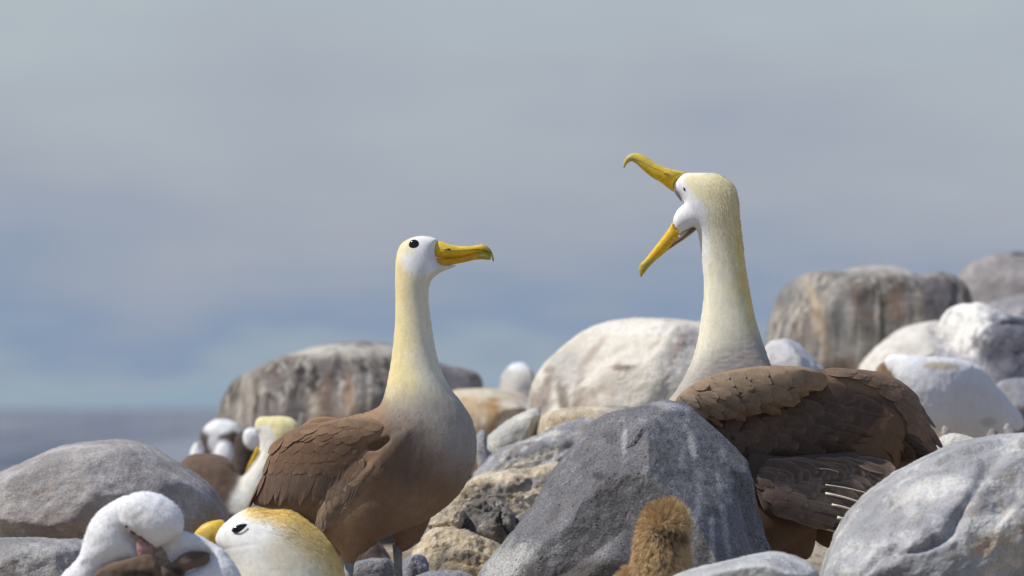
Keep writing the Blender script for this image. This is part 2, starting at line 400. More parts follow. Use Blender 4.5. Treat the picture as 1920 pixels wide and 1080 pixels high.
GROUP_R = "boulders and stones on the shore"
def rock(poly, D, depth, mat, base, label, seed=1, level=6, p=0.75, facets=6, fstr=0.85, cuts=(), rough=0.05, rfreq=4.0,
         blobs=(), center=None, fine=0.006, name='rock', kfac=2, chips=16, crack=0.012):
    P = spline(poly, 4) if kfac else np.array(poly, float)
    s = D / FPX
    ymin, ymax = P[:, 1].min(), P[:, 1].max()
    cx, cy = center if center else ((P[:, 0].min() + P[:, 0].max()) / 2, (ymin + ymax) / 2)
    C = W(cx, cy, D)
    dx, dy = (P[:, 0] - cx) * s, (cy - P[:, 1]) * s
    # radius of the outline in each direction
    th = np.linspace(-math.pi, math.pi, 721)[:-1]
    A = np.stack([dx, dy], -1); B = np.roll(A, -1, 0)
    Rr = np.zeros(len(th))
    d = np.stack([np.cos(th), np.sin(th)], -1)
    e = B - A
    for i in range(len(A)):
        den = d[:, 0] * e[i, 1] - d[:, 1] * e[i, 0]
        den = np.where(np.abs(den) < 1e-12, 1e-12, den)
        tt = (A[i, 0] * e[i, 1] - A[i, 1] * e[i, 0]) / den
        uu = (A[i, 0] * d[:, 1] - A[i, 1] * d[:, 0]) / den
        ok = (tt > 0) & (uu >= -1e-6) & (uu <= 1 + 1e-6)
        Rr = np.where(ok, np.maximum(Rr, tt), Rr)
    k = np.exp(-np.linspace(-2, 2, 9) ** 2); k /= k.sum()
    Rr = np.convolve(np.concatenate([Rr[-4:], Rr, Rr[:4]]), k, 'valid')
    N0, F = icosphere(level)
    ang = np.arctan2(N0[:, 2], N0[:, 0])
    Rv = np.interp(ang, np.append(th, math.pi), np.append(Rr, Rr[0]))
    r = np.sqrt(N0[:, 0] ** 2 + N0[:, 2] ** 2)
    rho = r ** p
    V = np.stack([np.cos(ang) * Rv * rho, np.sign(N0[:, 1]) * np.abs(N0[:, 1]) ** p * depth, np.sin(ang) * Rv * rho], -1)
    rnd = np.random.RandomState(seed)
    size = float(np.mean(Rr))
    planes = []
    if depth > 0.12: depth *= 1.35
    V[:, 1] = np.sign(N0[:, 1]) * np.abs(N0[:, 1]) ** p * depth
    for i in range(facets):
        n = rnd.normal(size=3) * (1, 1.0, 0.7); n[1] = -abs(n[1]) - 0.25; n /= np.linalg.norm(n)
        sup = (V @ n).max()
        planes.append((n, sup * (fstr + 0.1 * rnd.rand())))
    for (px, py, dep, n) in cuts:
        n = np.array(n, float); n /= np.linalg.norm(n)
        pt = np.array([(px - cx) * s, dep, (cy - py) * s])
        planes.append((n, float(pt @ n)))
    for i in range(chips):
        n = rnd.normal(size=3) * (1, 1.0, 0.9); n[1] = -abs(n[1]) - 0.45; n /= np.linalg.norm(n)
        planes.append((n, None, 0.865 + 0.11 * rnd.rand()))
    for pl in planes:
        n = pl[0]; t = pl[1] if pl[1] is not None else (V @ n).max() * pl[2]
        dd = V @ n - t
        soft = 0.012 if pl[1] is not None and not cuts else 0.0035
        dd = soft * np.log1p(np.exp(np.clip(dd / soft, -30, 30)))
        V = V - n * dd[:, None] * 0.96
    Nn = vnormals(V, F)
    Pn = V + seed * 7.13
    n1 = fbm(Pn * rfreq, 5, seed, 0.5)
    n2 = fbm(Pn * rfreq * 2.7, 4, seed + 9, 0.55, ridge=True)
    amp = rough * size
    keep = 0.35 + 0.65 * np.abs(Nn[:, 1])          # the outline keeps its shape, the faces are rough
    V = V + Nn * ((n1 * amp * 1.3 + n2 * amp * 0.8) * keep)[:, None]
    cn = np.abs(perlin(Pn * 2.3 + 5.5 + 0.25 * n1[:, None], seed + 31)); cn2 = perlin(Pn * 1.4, seed + 37)
    crk = np.exp(-(cn / 0.022) ** 2) * sstep(0.0, 0.2, cn2)
    V = V - Nn * (crk * crack)[:, None]
    if fine > 0:
        V = V + Nn * (fbm(Pn * 38, 3, seed + 4, 0.6) * fine)[:, None]
    PX = V[:, 0] / s + cx; PY = cy - V[:, 2] / s
    col = paint(PX, PY, base, blobs, Pn, seed, edge=0.7, nf=26.0)
    V = V + C
    z0 = V[:, 2].min()
    loc = (float(C[0]), float(C[1]), float(z0))
    o = add_mesh(name, V, F, mat, None, col, loc=loc)
    at = o.data.attributes.new('Pw', 'FLOAT', 'POINT'); at.data.foreach_set('value', PW[0].astype(np.float32))
    tag(o, label, 'rock', GROUP_R)
    return o

G = (0.20, 0.20, 0.215); PALE = (0.42, 0.42, 0.43); TAN = (0.48, 0.38, 0.25); OCH = (0.50, 0.31, 0.13)
DK = (0.07, 0.065, 0.065); WH = (0.72, 0.70, 0.66); BRN = (0.22, 0.14, 0.10)

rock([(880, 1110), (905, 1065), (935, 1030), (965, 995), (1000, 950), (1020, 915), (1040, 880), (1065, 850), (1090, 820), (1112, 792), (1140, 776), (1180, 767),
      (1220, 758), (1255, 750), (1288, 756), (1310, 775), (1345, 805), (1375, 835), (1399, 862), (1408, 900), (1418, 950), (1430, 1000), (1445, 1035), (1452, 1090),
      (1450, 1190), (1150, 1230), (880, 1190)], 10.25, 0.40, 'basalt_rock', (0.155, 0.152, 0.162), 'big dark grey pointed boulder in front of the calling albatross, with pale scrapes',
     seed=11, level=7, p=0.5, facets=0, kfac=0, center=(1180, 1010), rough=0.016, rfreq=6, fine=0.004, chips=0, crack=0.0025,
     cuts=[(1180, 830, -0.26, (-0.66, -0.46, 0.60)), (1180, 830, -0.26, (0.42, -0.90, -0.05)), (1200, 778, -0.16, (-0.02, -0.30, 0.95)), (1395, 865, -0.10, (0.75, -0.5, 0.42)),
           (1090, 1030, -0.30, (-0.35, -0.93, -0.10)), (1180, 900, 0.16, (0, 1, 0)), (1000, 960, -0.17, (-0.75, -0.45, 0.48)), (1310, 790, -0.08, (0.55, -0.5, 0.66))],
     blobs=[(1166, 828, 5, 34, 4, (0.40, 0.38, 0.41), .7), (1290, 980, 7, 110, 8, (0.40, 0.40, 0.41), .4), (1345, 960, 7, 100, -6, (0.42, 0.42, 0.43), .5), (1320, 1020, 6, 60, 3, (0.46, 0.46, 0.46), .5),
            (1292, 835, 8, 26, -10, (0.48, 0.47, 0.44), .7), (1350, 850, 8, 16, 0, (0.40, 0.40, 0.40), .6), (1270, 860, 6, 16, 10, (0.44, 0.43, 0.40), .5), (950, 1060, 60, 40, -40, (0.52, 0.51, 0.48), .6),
            (1100, 1062, 90, 22, 0, (0.07, 0.06, 0.05), .75), (1255, 762, 40, 8, 10, (0.40, 0.40, 0.42), .6), (1120, 890, 14, 7, 0, (0.05, 0.05, 0.055), .8), (1140, 820, 14, 14, -30, (0.08, 0.08, 0.09), .6),  # undercut's shade and the lit strip along the peak are painted in
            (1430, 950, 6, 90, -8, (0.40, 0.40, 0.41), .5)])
rock([(1535, 1110), (1553, 1055), (1574, 1006), (1600, 964), (1640, 924), (1688, 888), (1744, 860), (1800, 835), (1860, 822), (1920, 813), (2000, 812), (2060, 850),
      (2080, 1000), (2060, 1160), (1800, 1200), (1530, 1170)], 9.65, 0.34, 'pale_rock', (0.36, 0.36, 0.375), 'large pale grey boulder filling the bottom right corner',
     seed=23, level=7, p=0.55, facets=3, fstr=0.88, rough=0.05, rfreq=4.5, kfac=0, center=(1800, 1010), fine=0.004, chips=22, crack=0.02,
     cuts=[(1720, 940, -0.22, (-0.50, -0.55, 0.67)), (1800, 1000, -0.30, (0.10, -0.90, 0.42)), (1700, 1050, -0.33, (-0.1, -0.98, -0.1))],
     blobs=[(1850, 1000, 90, 20, -25, OCH, .45), (1900, 960, 120, 16, -18, WH, .6), (1640, 1060, 70, 20, 0, (0.2, 0.2, 0.22), .5), (1720, 920, 60, 30, -35, WH, .35),
            (1760, 960, 90, 18, -20, (0.22, 0.22, 0.25), .4), (1870, 1040, 80, 20, -30, TAN, .5)])
rock([(1255, 1090), (1310, 1066), (1370, 1052), (1430, 1038), (1465, 1036), (1500, 1046), (1525, 1062), (1537, 1092), (1530, 1150), (1400, 1180), (1262, 1150)], 9.25, 0.16,
     'pale_rock', (0.46, 0.46, 0.47), 'low pale grey rock at the bottom edge between the chick and the corner boulder', seed=5, p=0.7, facets=3, rough=0.04, level=6, fine=0.003)
rock([(760, 1100), (790, 1076), (840, 1069), (885, 1076), (910, 1100), (900, 1150), (770, 1150)], 10.0, 0.10, 'basalt_rock', (0.26, 0.26, 0.28),
     'small dark stone at the bottom edge left of the pointed boulder', seed=6, level=5, facets=4)
rock([(-70, 980), (-30, 905), (8, 884), (60, 862), (110, 840), (170, 828), (230, 824), (270, 832), (310, 855), (350, 880), (385, 905), (410, 935), (426, 972),
      (424, 1020), (350, 1070), (200, 1080), (50, 1080), (-60, 1060)], 11.7, 0.34, 'grey_boulder', (0.34, 0.315, 0.31), 'long rounded grey boulder at the left edge in front of the sea',
     seed=31, level=6, p=0.8, facets=3, fstr=0.9, rough=0.035, rfreq=4, blobs=[(180, 985, 140, 40, 0, (0.27, 0.22, 0.20), .6), (400, 990, 40, 50, 0, (0.42, 0.30, 0.16), .6),
     (230, 850, 120, 20, 0, (0.5, 0.47, 0.45), .5), (30, 990, 40, 60, 0, (0.4, 0.38, 0.34), .6)])
rock([(-90, 1030), (-40, 1013), (40, 1010), (110, 1012), (160, 1016), (195, 1050), (200, 1120), (60, 1150), (-90, 1130)], 10.6, 0.2, 'grey_boulder', (0.30, 0.29, 0.29),
     'flat grey rock in the bottom left corner below the long boulder', seed=37, level=6, p=0.7, facets=4, rough=0.06)
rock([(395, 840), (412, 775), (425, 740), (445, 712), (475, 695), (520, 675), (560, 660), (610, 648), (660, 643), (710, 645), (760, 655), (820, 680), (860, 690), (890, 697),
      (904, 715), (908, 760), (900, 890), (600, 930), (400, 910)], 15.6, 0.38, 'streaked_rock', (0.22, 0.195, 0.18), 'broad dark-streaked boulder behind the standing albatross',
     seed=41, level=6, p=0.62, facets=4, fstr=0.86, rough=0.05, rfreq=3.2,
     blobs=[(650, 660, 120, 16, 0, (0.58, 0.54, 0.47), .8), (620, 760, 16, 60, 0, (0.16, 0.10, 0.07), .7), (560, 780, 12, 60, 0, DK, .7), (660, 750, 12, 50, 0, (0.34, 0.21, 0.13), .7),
            (600, 790, 10, 50, 0, (0.55, 0.47, 0.33), .6), (470, 760, 20, 70, 20, (0.5, 0.45, 0.38), .5), (690, 780, 10, 60, 0, DK, .6), (640, 700, 10, 40, 0, DK, .6),
            (850, 712, 50, 25, 20, (0.20, 0.185, 0.20), .8)])
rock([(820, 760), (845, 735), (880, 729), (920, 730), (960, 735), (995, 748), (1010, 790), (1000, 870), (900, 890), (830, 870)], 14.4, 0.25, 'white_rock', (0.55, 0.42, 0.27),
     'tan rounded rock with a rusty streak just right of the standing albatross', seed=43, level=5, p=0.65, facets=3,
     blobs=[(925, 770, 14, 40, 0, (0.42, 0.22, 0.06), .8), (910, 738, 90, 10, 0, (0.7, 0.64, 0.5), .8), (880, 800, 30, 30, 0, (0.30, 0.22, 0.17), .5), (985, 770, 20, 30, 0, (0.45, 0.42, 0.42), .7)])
rock([(930, 780), (940, 712), (950, 692), (965, 681), (980, 681), (995, 692), (1005, 715), (1015, 780), (1000, 850), (940, 850)], 15.4, 0.13, 'white_rock', (0.55, 0.52, 0.48),
     'small white-capped stone against the sky left of the white boulder', seed=44, level=5, p=0.85, facets=1, blobs=[(970, 687, 26, 12, 0, (0.85, 0.85, 0.85), 1)])
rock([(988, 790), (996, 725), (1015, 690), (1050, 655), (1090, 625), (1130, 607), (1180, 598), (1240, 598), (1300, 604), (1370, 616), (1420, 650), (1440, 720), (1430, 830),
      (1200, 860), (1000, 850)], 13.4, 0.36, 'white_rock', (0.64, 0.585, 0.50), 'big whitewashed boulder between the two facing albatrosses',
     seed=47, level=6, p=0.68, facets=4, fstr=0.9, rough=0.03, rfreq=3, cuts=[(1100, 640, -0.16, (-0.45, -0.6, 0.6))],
     blobs=[(1022, 735, 14, 46, 12, (0.20, 0.15, 0.12), .85), (1052, 742, 12, 40, -8, (0.15, 0.11, 0.09), .9), (1078, 748, 14, 34, 14, (0.22, 0.16, 0.12), .8), (1006, 760, 20, 40, 0, (0.34, 0.28, 0.25), .7), (1110, 660, 50, 8, -50, (0.35, 0.28, 0.25), .6), (1265, 650, 10, 50, 25, (0.40, 0.26, 0.22), .6), (1165, 690, 22, 6, 0, BRN, .8),
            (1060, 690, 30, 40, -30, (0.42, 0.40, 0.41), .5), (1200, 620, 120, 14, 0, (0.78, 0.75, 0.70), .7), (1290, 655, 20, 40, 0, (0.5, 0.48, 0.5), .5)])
rock([(1425, 700), (1435, 652), (1455, 637), (1480, 636), (1505, 648), (1530, 672), (1548, 700), (1555, 780), (1430, 800)], 13.0, 0.14, 'white_rock', (0.60, 0.59, 0.62),
     'small whitish rock right behind the neck of the calling albatross', seed=48, level=5, p=0.75, facets=3)
rock([(912, 822), (935, 800), (965, 780), (998, 765), (1014, 768), (1012, 800), (1008, 830), (985, 870), (930, 880), (914, 855)], 12.6, 0.1, 'white_rock', (0.50, 0.49, 0.45),
     'pale slanting slab leaning below the white boulder', seed=51, level=5, p=0.55, facets=5, fstr=0.8)
rock([(893, 860), (890, 820), (898, 804), (909, 801), (915, 815), (913, 838), (924, 855), (925, 890), (900, 900)], 12.3, 0.035, 'grey_boulder', (0.36, 0.35, 0.36),
     'tiny upright grey stone beside the breast of the standing albatross', seed=52, level=4)
rock([(1008, 800), (1025, 775), (1070, 765), (1120, 761), (1160, 762), (1200, 768), (1225, 800), (1200, 870), (1020, 870)], 12.45, 0.16, 'craggy_rock', (0.60, 0.50, 0.36),
     'cream coloured rock just above the peak of the pointed boulder', seed=53, level=5, p=0.65, facets=3, blobs=[(1160, 770, 40, 14, 0, (0.3, 0.28, 0.28), .7), (1050, 790, 40, 8, -10, OCH, .4)])
for k, (pl, d_, c_, lb_, rg_) in enumerate([
    ([(885, 900), (925, 852), (965, 836), (1010, 820), (1050, 800), (1090, 787), (1135, 793), (1200, 840), (1200, 980), (1000, 980), (900, 950)], 12.15, (0.31, 0.31, 0.33), 'knobbly blue-grey rock left of the peak of the pointed boulder', .12),
    ([(815, 990), (850, 935), (880, 905), (930, 885), (1000, 880), (1060, 868), (1110, 890), (1090, 980), (980, 1060), (830, 1060)], 11.85, (0.50, 0.42, 0.31), 'pale tan slab in the middle of the outcrop below the blue-grey rock', .15),
    ([(940, 1010), (955, 978), (990, 958), (1030, 945), (1070, 960), (1060, 1040), (960, 1080)], 11.45, (0.24, 0.22, 0.21), 'dark knob of rock touching the left slope of the pointed boulder', .16),
    ([(850, 1010), (862, 962), (880, 942), (922, 936), (950, 952), (966, 985), (956, 1050), (880, 1060)], 11.4, (0.21, 0.19, 0.175), 'dark brown angular rock set in the tan outcrop', .14),
    ([(760, 1110), (782, 1025), (812, 992), (850, 985), (900, 1005), (950, 1030), (985, 1080), (960, 1160), (800, 1160)], 11.2, (0.48, 0.39, 0.27), 'crumbly tan rock at the foot of the outcrop right of the leg', .15),
    ([(800, 985), (822, 958), (850, 950), (872, 958), (868, 985), (830, 1000)], 11.35, (0.50, 0.42, 0.32), 'small tan stone under the breast of the standing albatross', .1)]):
    rock(pl, d_, 0.22 if k < 2 else 0.12, 'craggy_rock', c_, lb_, seed=91 + k, level=6, p=0.6, facets=6, fstr=0.86, rough=rg_, rfreq=7.0 if k < 2 else 12, fine=0.010, chips=26, crack=0.02,
         blobs=[(930, 920, 40, 12, -10, (0.27, 0.26, 0.27), .7), (1010, 900, 40, 10, -15, (0.30, 0.29, 0.30), .7), (870, 1040, 30, 10, 10, (0.26, 0.24, 0.23), .6), (1000, 860, 50, 12, -15, (0.5, 0.44, 0.35), .5), (830, 1050, 14, 22, 0, (0.30, 0.27, 0.25), .5)])
rock([(735, 1100), (745, 1060), (770, 1042), (795, 1040), (806, 1062), (800, 1100), (770, 1140)], 11.0, 0.08, 'basalt_rock', (0.25, 0.25, 0.28),
     'grey stone right of the leg of the standing albatross', seed=61, level=5, rough=0.08, facets=5)
rock([(640, 1110), (655, 1062), (690, 1048), (730, 1050), (745, 1080), (740, 1130), (660, 1140)], 11.1, 0.08, 'basalt_rock', (0.24, 0.235, 0.25),
     'grey stone between the legs of the standing albatross', seed=62, level=5, rough=0.08, facets=5)
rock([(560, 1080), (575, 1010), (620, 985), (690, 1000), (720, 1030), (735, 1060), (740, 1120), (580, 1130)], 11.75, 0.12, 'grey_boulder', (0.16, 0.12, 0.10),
     'dark brown stone filling the shadowed gap behind the thighs of the standing albatross', seed=63, level=5, rough=0.05, facets=3)  # dark colour stands in for the shadowed gap between the stones
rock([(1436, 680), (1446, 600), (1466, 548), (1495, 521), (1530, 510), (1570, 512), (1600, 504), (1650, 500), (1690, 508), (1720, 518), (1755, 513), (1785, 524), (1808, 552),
      (1820, 620), (1815, 800), (1600, 850), (1450, 820)], 16.0, 0.36, 'streaked_rock', (0.29, 0.265, 0.24), 'tall blocky grey-brown boulder with vertical streaks and a hollow shown by painted shade, upper right',
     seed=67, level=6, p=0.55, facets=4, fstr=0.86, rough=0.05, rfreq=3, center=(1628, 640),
     blobs=[(1620, 645, 12, 24, 0, (0.03, 0.025, 0.02), 1), (1520, 600, 10, 70, -10, (0.50, 0.38, 0.26), .7), (1660, 570, 20, 50, 0, (0.30, 0.18, 0.11), .6), (1740, 560, 50, 40, 0, (0.20, 0.18, 0.19), .8),  # near-black spot paints the shade of a hollow, no cavity modelled
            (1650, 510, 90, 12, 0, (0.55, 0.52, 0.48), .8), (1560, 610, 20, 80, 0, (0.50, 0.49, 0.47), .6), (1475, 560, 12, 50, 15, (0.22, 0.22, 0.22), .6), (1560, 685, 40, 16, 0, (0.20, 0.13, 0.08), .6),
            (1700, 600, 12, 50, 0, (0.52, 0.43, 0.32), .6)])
rock([(1793, 560), (1808, 508), (1840, 485), (1880, 475), (1940, 472), (2000, 485), (2030, 600), (1990, 760), (1800, 760)], 18.2, 0.3, 'grey_boulder', (0.27, 0.25, 0.25),
     'farthest dark grey rock at the upper right edge', seed=71, level=5, p=0.6, facets=5, cuts=[(1880, 520, -0.15, (0.8, -0.5, 0.2))])
rock([(1835, 620), (1845, 578), (1880, 560), (1930, 552), (1990, 556), (2015, 620), (2000, 760), (1850, 760)], 16.6, 0.2, 'grey_boulder', (0.28, 0.27, 0.29),
     'flat-topped grey rock at the right edge under the farthest rock', seed=72, level=5, p=0.6, facets=4)
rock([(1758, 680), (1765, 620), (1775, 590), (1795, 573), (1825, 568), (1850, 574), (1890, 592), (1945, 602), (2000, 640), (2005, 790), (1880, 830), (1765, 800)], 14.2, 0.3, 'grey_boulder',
     (0.36, 0.36, 0.40), 'boulder with its left face painted sunlit white and right side painted in shade near the right edge', seed=73, level=6, p=0.6, facets=0,
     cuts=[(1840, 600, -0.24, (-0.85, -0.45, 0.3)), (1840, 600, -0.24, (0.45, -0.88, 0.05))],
     blobs=[(1800, 610, 44, 60, 10, (0.84, 0.82, 0.77), 1), (1880, 650, 70, 60, 10, (0.14, 0.14, 0.17), .95), (1900, 600, 60, 10, 15, (0.6, 0.6, 0.62), .5)])  # sun on the left face and shade on the right laid into the colour
rock([(1600, 760), (1612, 695), (1628, 670), (1655, 642), (1690, 618), (1730, 605), (1768, 604), (1795, 630), (1800, 780), (1700, 850), (1610, 830)], 14.9, 0.24, 'white_rock',
     (0.66, 0.62, 0.57), 'creamy white rock below the tall blocky boulder', seed=74, level=5, p=0.7, facets=3)
rock([(1855, 760), (1868, 722), (1895, 710), (1930, 712), (1970, 740), (1980, 820), (1860, 840)], 13.7, 0.14, 'grey_boulder', (0.28, 0.28, 0.31),
     'rough grey stone at the right edge behind the white booby', seed=75, level=5, rough=0.08, facets=5)
rock([(1750, 860), (1756, 830), (1780, 813), (1810, 816), (1838, 832), (1850, 870), (1800, 890)], 11.6, 0.06, 'white_rock', (0.60, 0.58, 0.54),
     'smooth pale stone under the white booby by the wing tips', seed=76, level=5, p=0.9, facets=1)
for i, (x, y, r, c, lb) in enumerate([(1772, 806, 12, (0.42, 0.40, 0.39), 'little grey pebble just above the smooth pale stone'),
                                      (1862, 812, 15, (0.30, 0.26, 0.23), 'brown pebble under the tail of the white booby'),
                                      (1896, 805, 16, (0.36, 0.34, 0.33), 'grey-brown pebble at the right edge under the white booby')]):
    rock([(x - r, y + r), (x - r, y - r * .3), (x - r * .2, y - r), (x + r * .7, y - r * .6), (x + r, y + r * .5), (x + r * .8, y + 3 * r), (x - r * .8, y + 3 * r)], 12.2, r * 0.0014, 'grey_boulder', c,
         lb, seed=80 + i, level=4, name='pebble')

# ------------------------------------------------------------------ inflated volumes for bodies
def sdist(P, X, Z):
    A = P; B = np.roll(P, -1, 0); X = X.ravel(); Z = Z.ravel()
    best = np.full(len(X), 1e18); inside = np.zeros(len(X), bool)
    for (ax, ay), (bx, by) in zip(A, B):
        ex, ey = bx - ax, by - ay; L = ex * ex + ey * ey + 1e-12
        t = np.clip(((X - ax) * ex + (Z - ay) * ey) / L, 0, 1)
        d = (X - ax - t * ex) ** 2 + (Z - ay - t * ey) ** 2
        best = np.minimum(best, d)
        if ay != by:
            c = ((ay > Z) != (by > Z)) & (X < ex * (Z - ay) / ey + ax)
            inside ^= c
    d = np.sqrt(best); return np.where(inside, d, -d)
def blur2(a, n=1):
    for _ in range(n):
        b = np.pad(a, 1, mode='edge'); a = (b[:-2, 1:-1] + b[2:, 1:-1] + b[1:-1, :-2] + b[1:-1, 2:] + 4 * b[1:-1, 1:-1]) / 8
    return a
def inflate2d(P, xs, zs, step):
    X, Z = np.meshgrid(xs, zs, indexing='ij')
    sd = sdist(P, X, Z).reshape(X.shape)
    m = sd > 0
    h = np.where(m, sd * sd, 0.0)
    red = ((np.arange(X.shape[0])[:, None] + np.arange(X.shape[1])[None]) % 2 == 0)
    mr, mb = m & red, m & ~red
    om = 1.93; c = 2.0 * step * step * 1.0
    for it in range(320):
        for mm in (mr, mb):
            nb = np.zeros_like(h)
            nb[1:-1, 1:-1] = h[:-2, 1:-1] + h[2:, 1:-1] + h[1:-1, :-2] + h[1:-1, 2:]
            h = np.where(mm, h + om * ((nb + c) / 4 - h), h)
    h = np.maximum(h, 0)
    h = np.where(m, h * np.clip(sd / (2 * step), 0, 1), sd * (6.0 + 0.6 * math.sqrt(max(h.max(), 1.0))))
    # small inward correction near the rim
    return blur2(h, 1), sd
class Vol:
    def __init__(s, pts, t=1.0, y0=0.0, smooth=True, k=8.0, sub=False, yfn=None, pw=1.0, cap=None):
        s.cap = cap; s.P = spline(pts, 6) if smooth else np.array(pts, float); s.t = t; s.y0 = y0; s.k = k; s.sub = sub; s.yfn = yfn; s.pw = pw
def surfnets(Fd, o, st):
    S = Fd > 0
    nx, ny, nz = Fd.shape
    cnt = np.zeros((nx - 1, ny - 1, nz - 1), np.int8)
    for dx in (0, 1):
        for dy in (0, 1):
            for dz in (0, 1): cnt += S[dx:nx - 1 + dx, dy:ny - 1 + dy, dz:nz - 1 + dz]
    act = (cnt > 0) & (cnt < 8)
    I = np.argwhere(act); idx = -np.ones(act.shape, np.int64); idx[act] = np.arange(len(I))
    acc = np.zeros((len(I), 3)); n = np.zeros(len(I))
    cs = [(a, b, c) for a in (0, 1) for b in (0, 1) for c in (0, 1)]
    val = {c: Fd[I[:, 0] + c[0], I[:, 1] + c[1], I[:, 2] + c[2]] for c in cs}
    for c in cs:
        for ax in range(3):
            if c[ax] == 0:
                e = list(c); e[ax] = 1; e = tuple(e)
                a, b = val[c], val[e]; x = (a > 0) != (b > 0)
                t = np.where(x, a / np.where(np.abs(a - b) < 1e-12, 1, a - b), 0)
                p = np.array(c, float)[None] + 0 * acc; p[:, ax] += t
                acc += np.where(x[:, None], p, 0); n += x
    V = (I + acc / n[:, None]) * st + o
    faces = []
    for ax in range(3):
        b, c = (ax + 1) % 3, (ax + 2) % 3
        sl0 = [slice(None)] * 3; sl1 = [slice(None)] * 3
        sl0[ax] = slice(0, -1); sl1[ax] = slice(1, None)
        A, B = S[tuple(sl0)], S[tuple(sl1)]
        E = np.argwhere(A != B)
        ok = (E[:, b] > 0) & (E[:, c] > 0) & (E[:, b] < Fd.shape[b] - 1) & (E[:, c] < Fd.shape[c] - 1)
        E = E[ok]; pos = A[E[:, 0], E[:, 1], E[:, 2]]
        def cell(db, dc):
            q = E.copy(); q[:, b] -= db; q[:, c] -= dc; return idx[q[:, 0], q[:, 1], q[:, 2]]
        q = np.stack([cell(1, 1), cell(0, 1), cell(0, 0), cell(1, 0)], -1)
        q = np.where(pos[:, None], q, q[:, ::-1]); faces.append(q)
    return V, np.concatenate(faces)
def lap(V, F, it=2, f=0.5):
    E = np.concatenate([F[:, [k, (k + 1) % F.shape[1]]] for k in range(F.shape[1])]); E = np.concatenate([E, E[:, ::-1]])
    deg = np.bincount(E[:, 0], minlength=len(V))[:, None]
    for _ in range(it):
        for ff in (f, -f * 0.9):
            S = np.stack([np.bincount(E[:, 0], V[E[:, 1], j], len(V)) for j in range(3)], -1) / np.maximum(deg, 1)
            V = V + (S - V) * ff
    return V
def body(vols, D, step=3.0, it=2):
    """closed surface of smoothly joined volumes; returns world verts, faces, px, py"""
    A = np.concatenate([v.P for v in vols if not v.sub])
    x0, z0 = A.min(0) - 4 * step; x1, z1 = A.max(0) + 4 * step
    xs = np.arange(x0, x1, step); zs = np.arange(z0, z1, step)
    hs = []; ymin, ymax = 0, 0
    for v in vols:
        h, sd = inflate2d(v.P, xs, zs, step)
        yc = v.y0 if v.yfn is None else v.yfn(xs[:, None], zs[None, :]) + v.y0
        yc = np.broadcast_to(yc, h.shape)
        if v.cap:
            q = v.cap ** 2 / v.t ** 2; h = np.where(h > 0, q * (1 - np.exp(-np.maximum(h, 0) / q)), h)
        if v.pw != 1.0:
            hm = h.max(); h = np.where(h > 0, hm * (np.maximum(h, 0) / hm) ** v.pw, h)
        hs.append((v, h, yc))
        if not v.sub:
            th = v.t * np.sqrt(np.maximum(h, 0)); mk = h > 0
            ymin = min(ymin, (yc - th)[mk].min()); ymax = max(ymax, (yc + th)[mk].max())

    ys = np.arange(ymin - 3 * step, ymax + 4 * step, step)
    Fd = None
    for v, h, yc in hs:
        H = (v.t ** 2 * h)[:, None, :]; Y2 = (ys[None, :, None] - yc[:, None, :]) ** 2
        f = (H - Y2) / (2 * np.sqrt(np.abs(H) + Y2) + 3.0)
        if v.sub:
            Fd = np.minimum(Fd, -f)
        elif Fd is None: Fd = f
        else:
            d = np.clip(0.5 + 0.5 * (Fd - f) / v.k, 0, 1)
            Fd = f * (1 - d) + Fd * d + v.k * d * (1 - d)
    V, F = surfnets(Fd, np.array([xs[0], ys[0], zs[0]]), step)
    V = lap(V, F, it)
    PX, PY = V[:, 0].copy(), V[:, 2].copy()
    s = D / FPX
    # vertical axis flips
    C = W(960, 765, D)
    Vw = np.stack([(V[:, 0] - 960) * s, C[1] + V[:, 1] * s, EYE - (V[:, 2] - 765) * s], -1)
    F = F[:, ::-1]
    return Vw, F, PX, PY
def ppos(px, py, D, y=0.0):
    s = D / FPX
    return np.array([(px - 960) * s, D * CP + (540 - 765) / FPX * D * 0 + y * s + (W(960, 765, D)[1] - D * CP), EYE - (py - 765) * s])

def bvh(V, F): return BVHTree.FromPolygons([tuple(v) for v in V], [tuple(int(i) for i in f) for f in F])
def cast(trees, px, py, D):
    """the surface seen from the camera's side at (px, py)"""
    p = ppos(px, py, D); best = None
    for tr in trees:
        loc, nor, i, d = tr.ray_cast(Vector((p[0], p[1] - 2.0, p[2])), Vector((0, 1, 0)), 4.0)
        if loc is not None and (best is None or loc.y < best[0].y): best = (loc, nor)
    return best

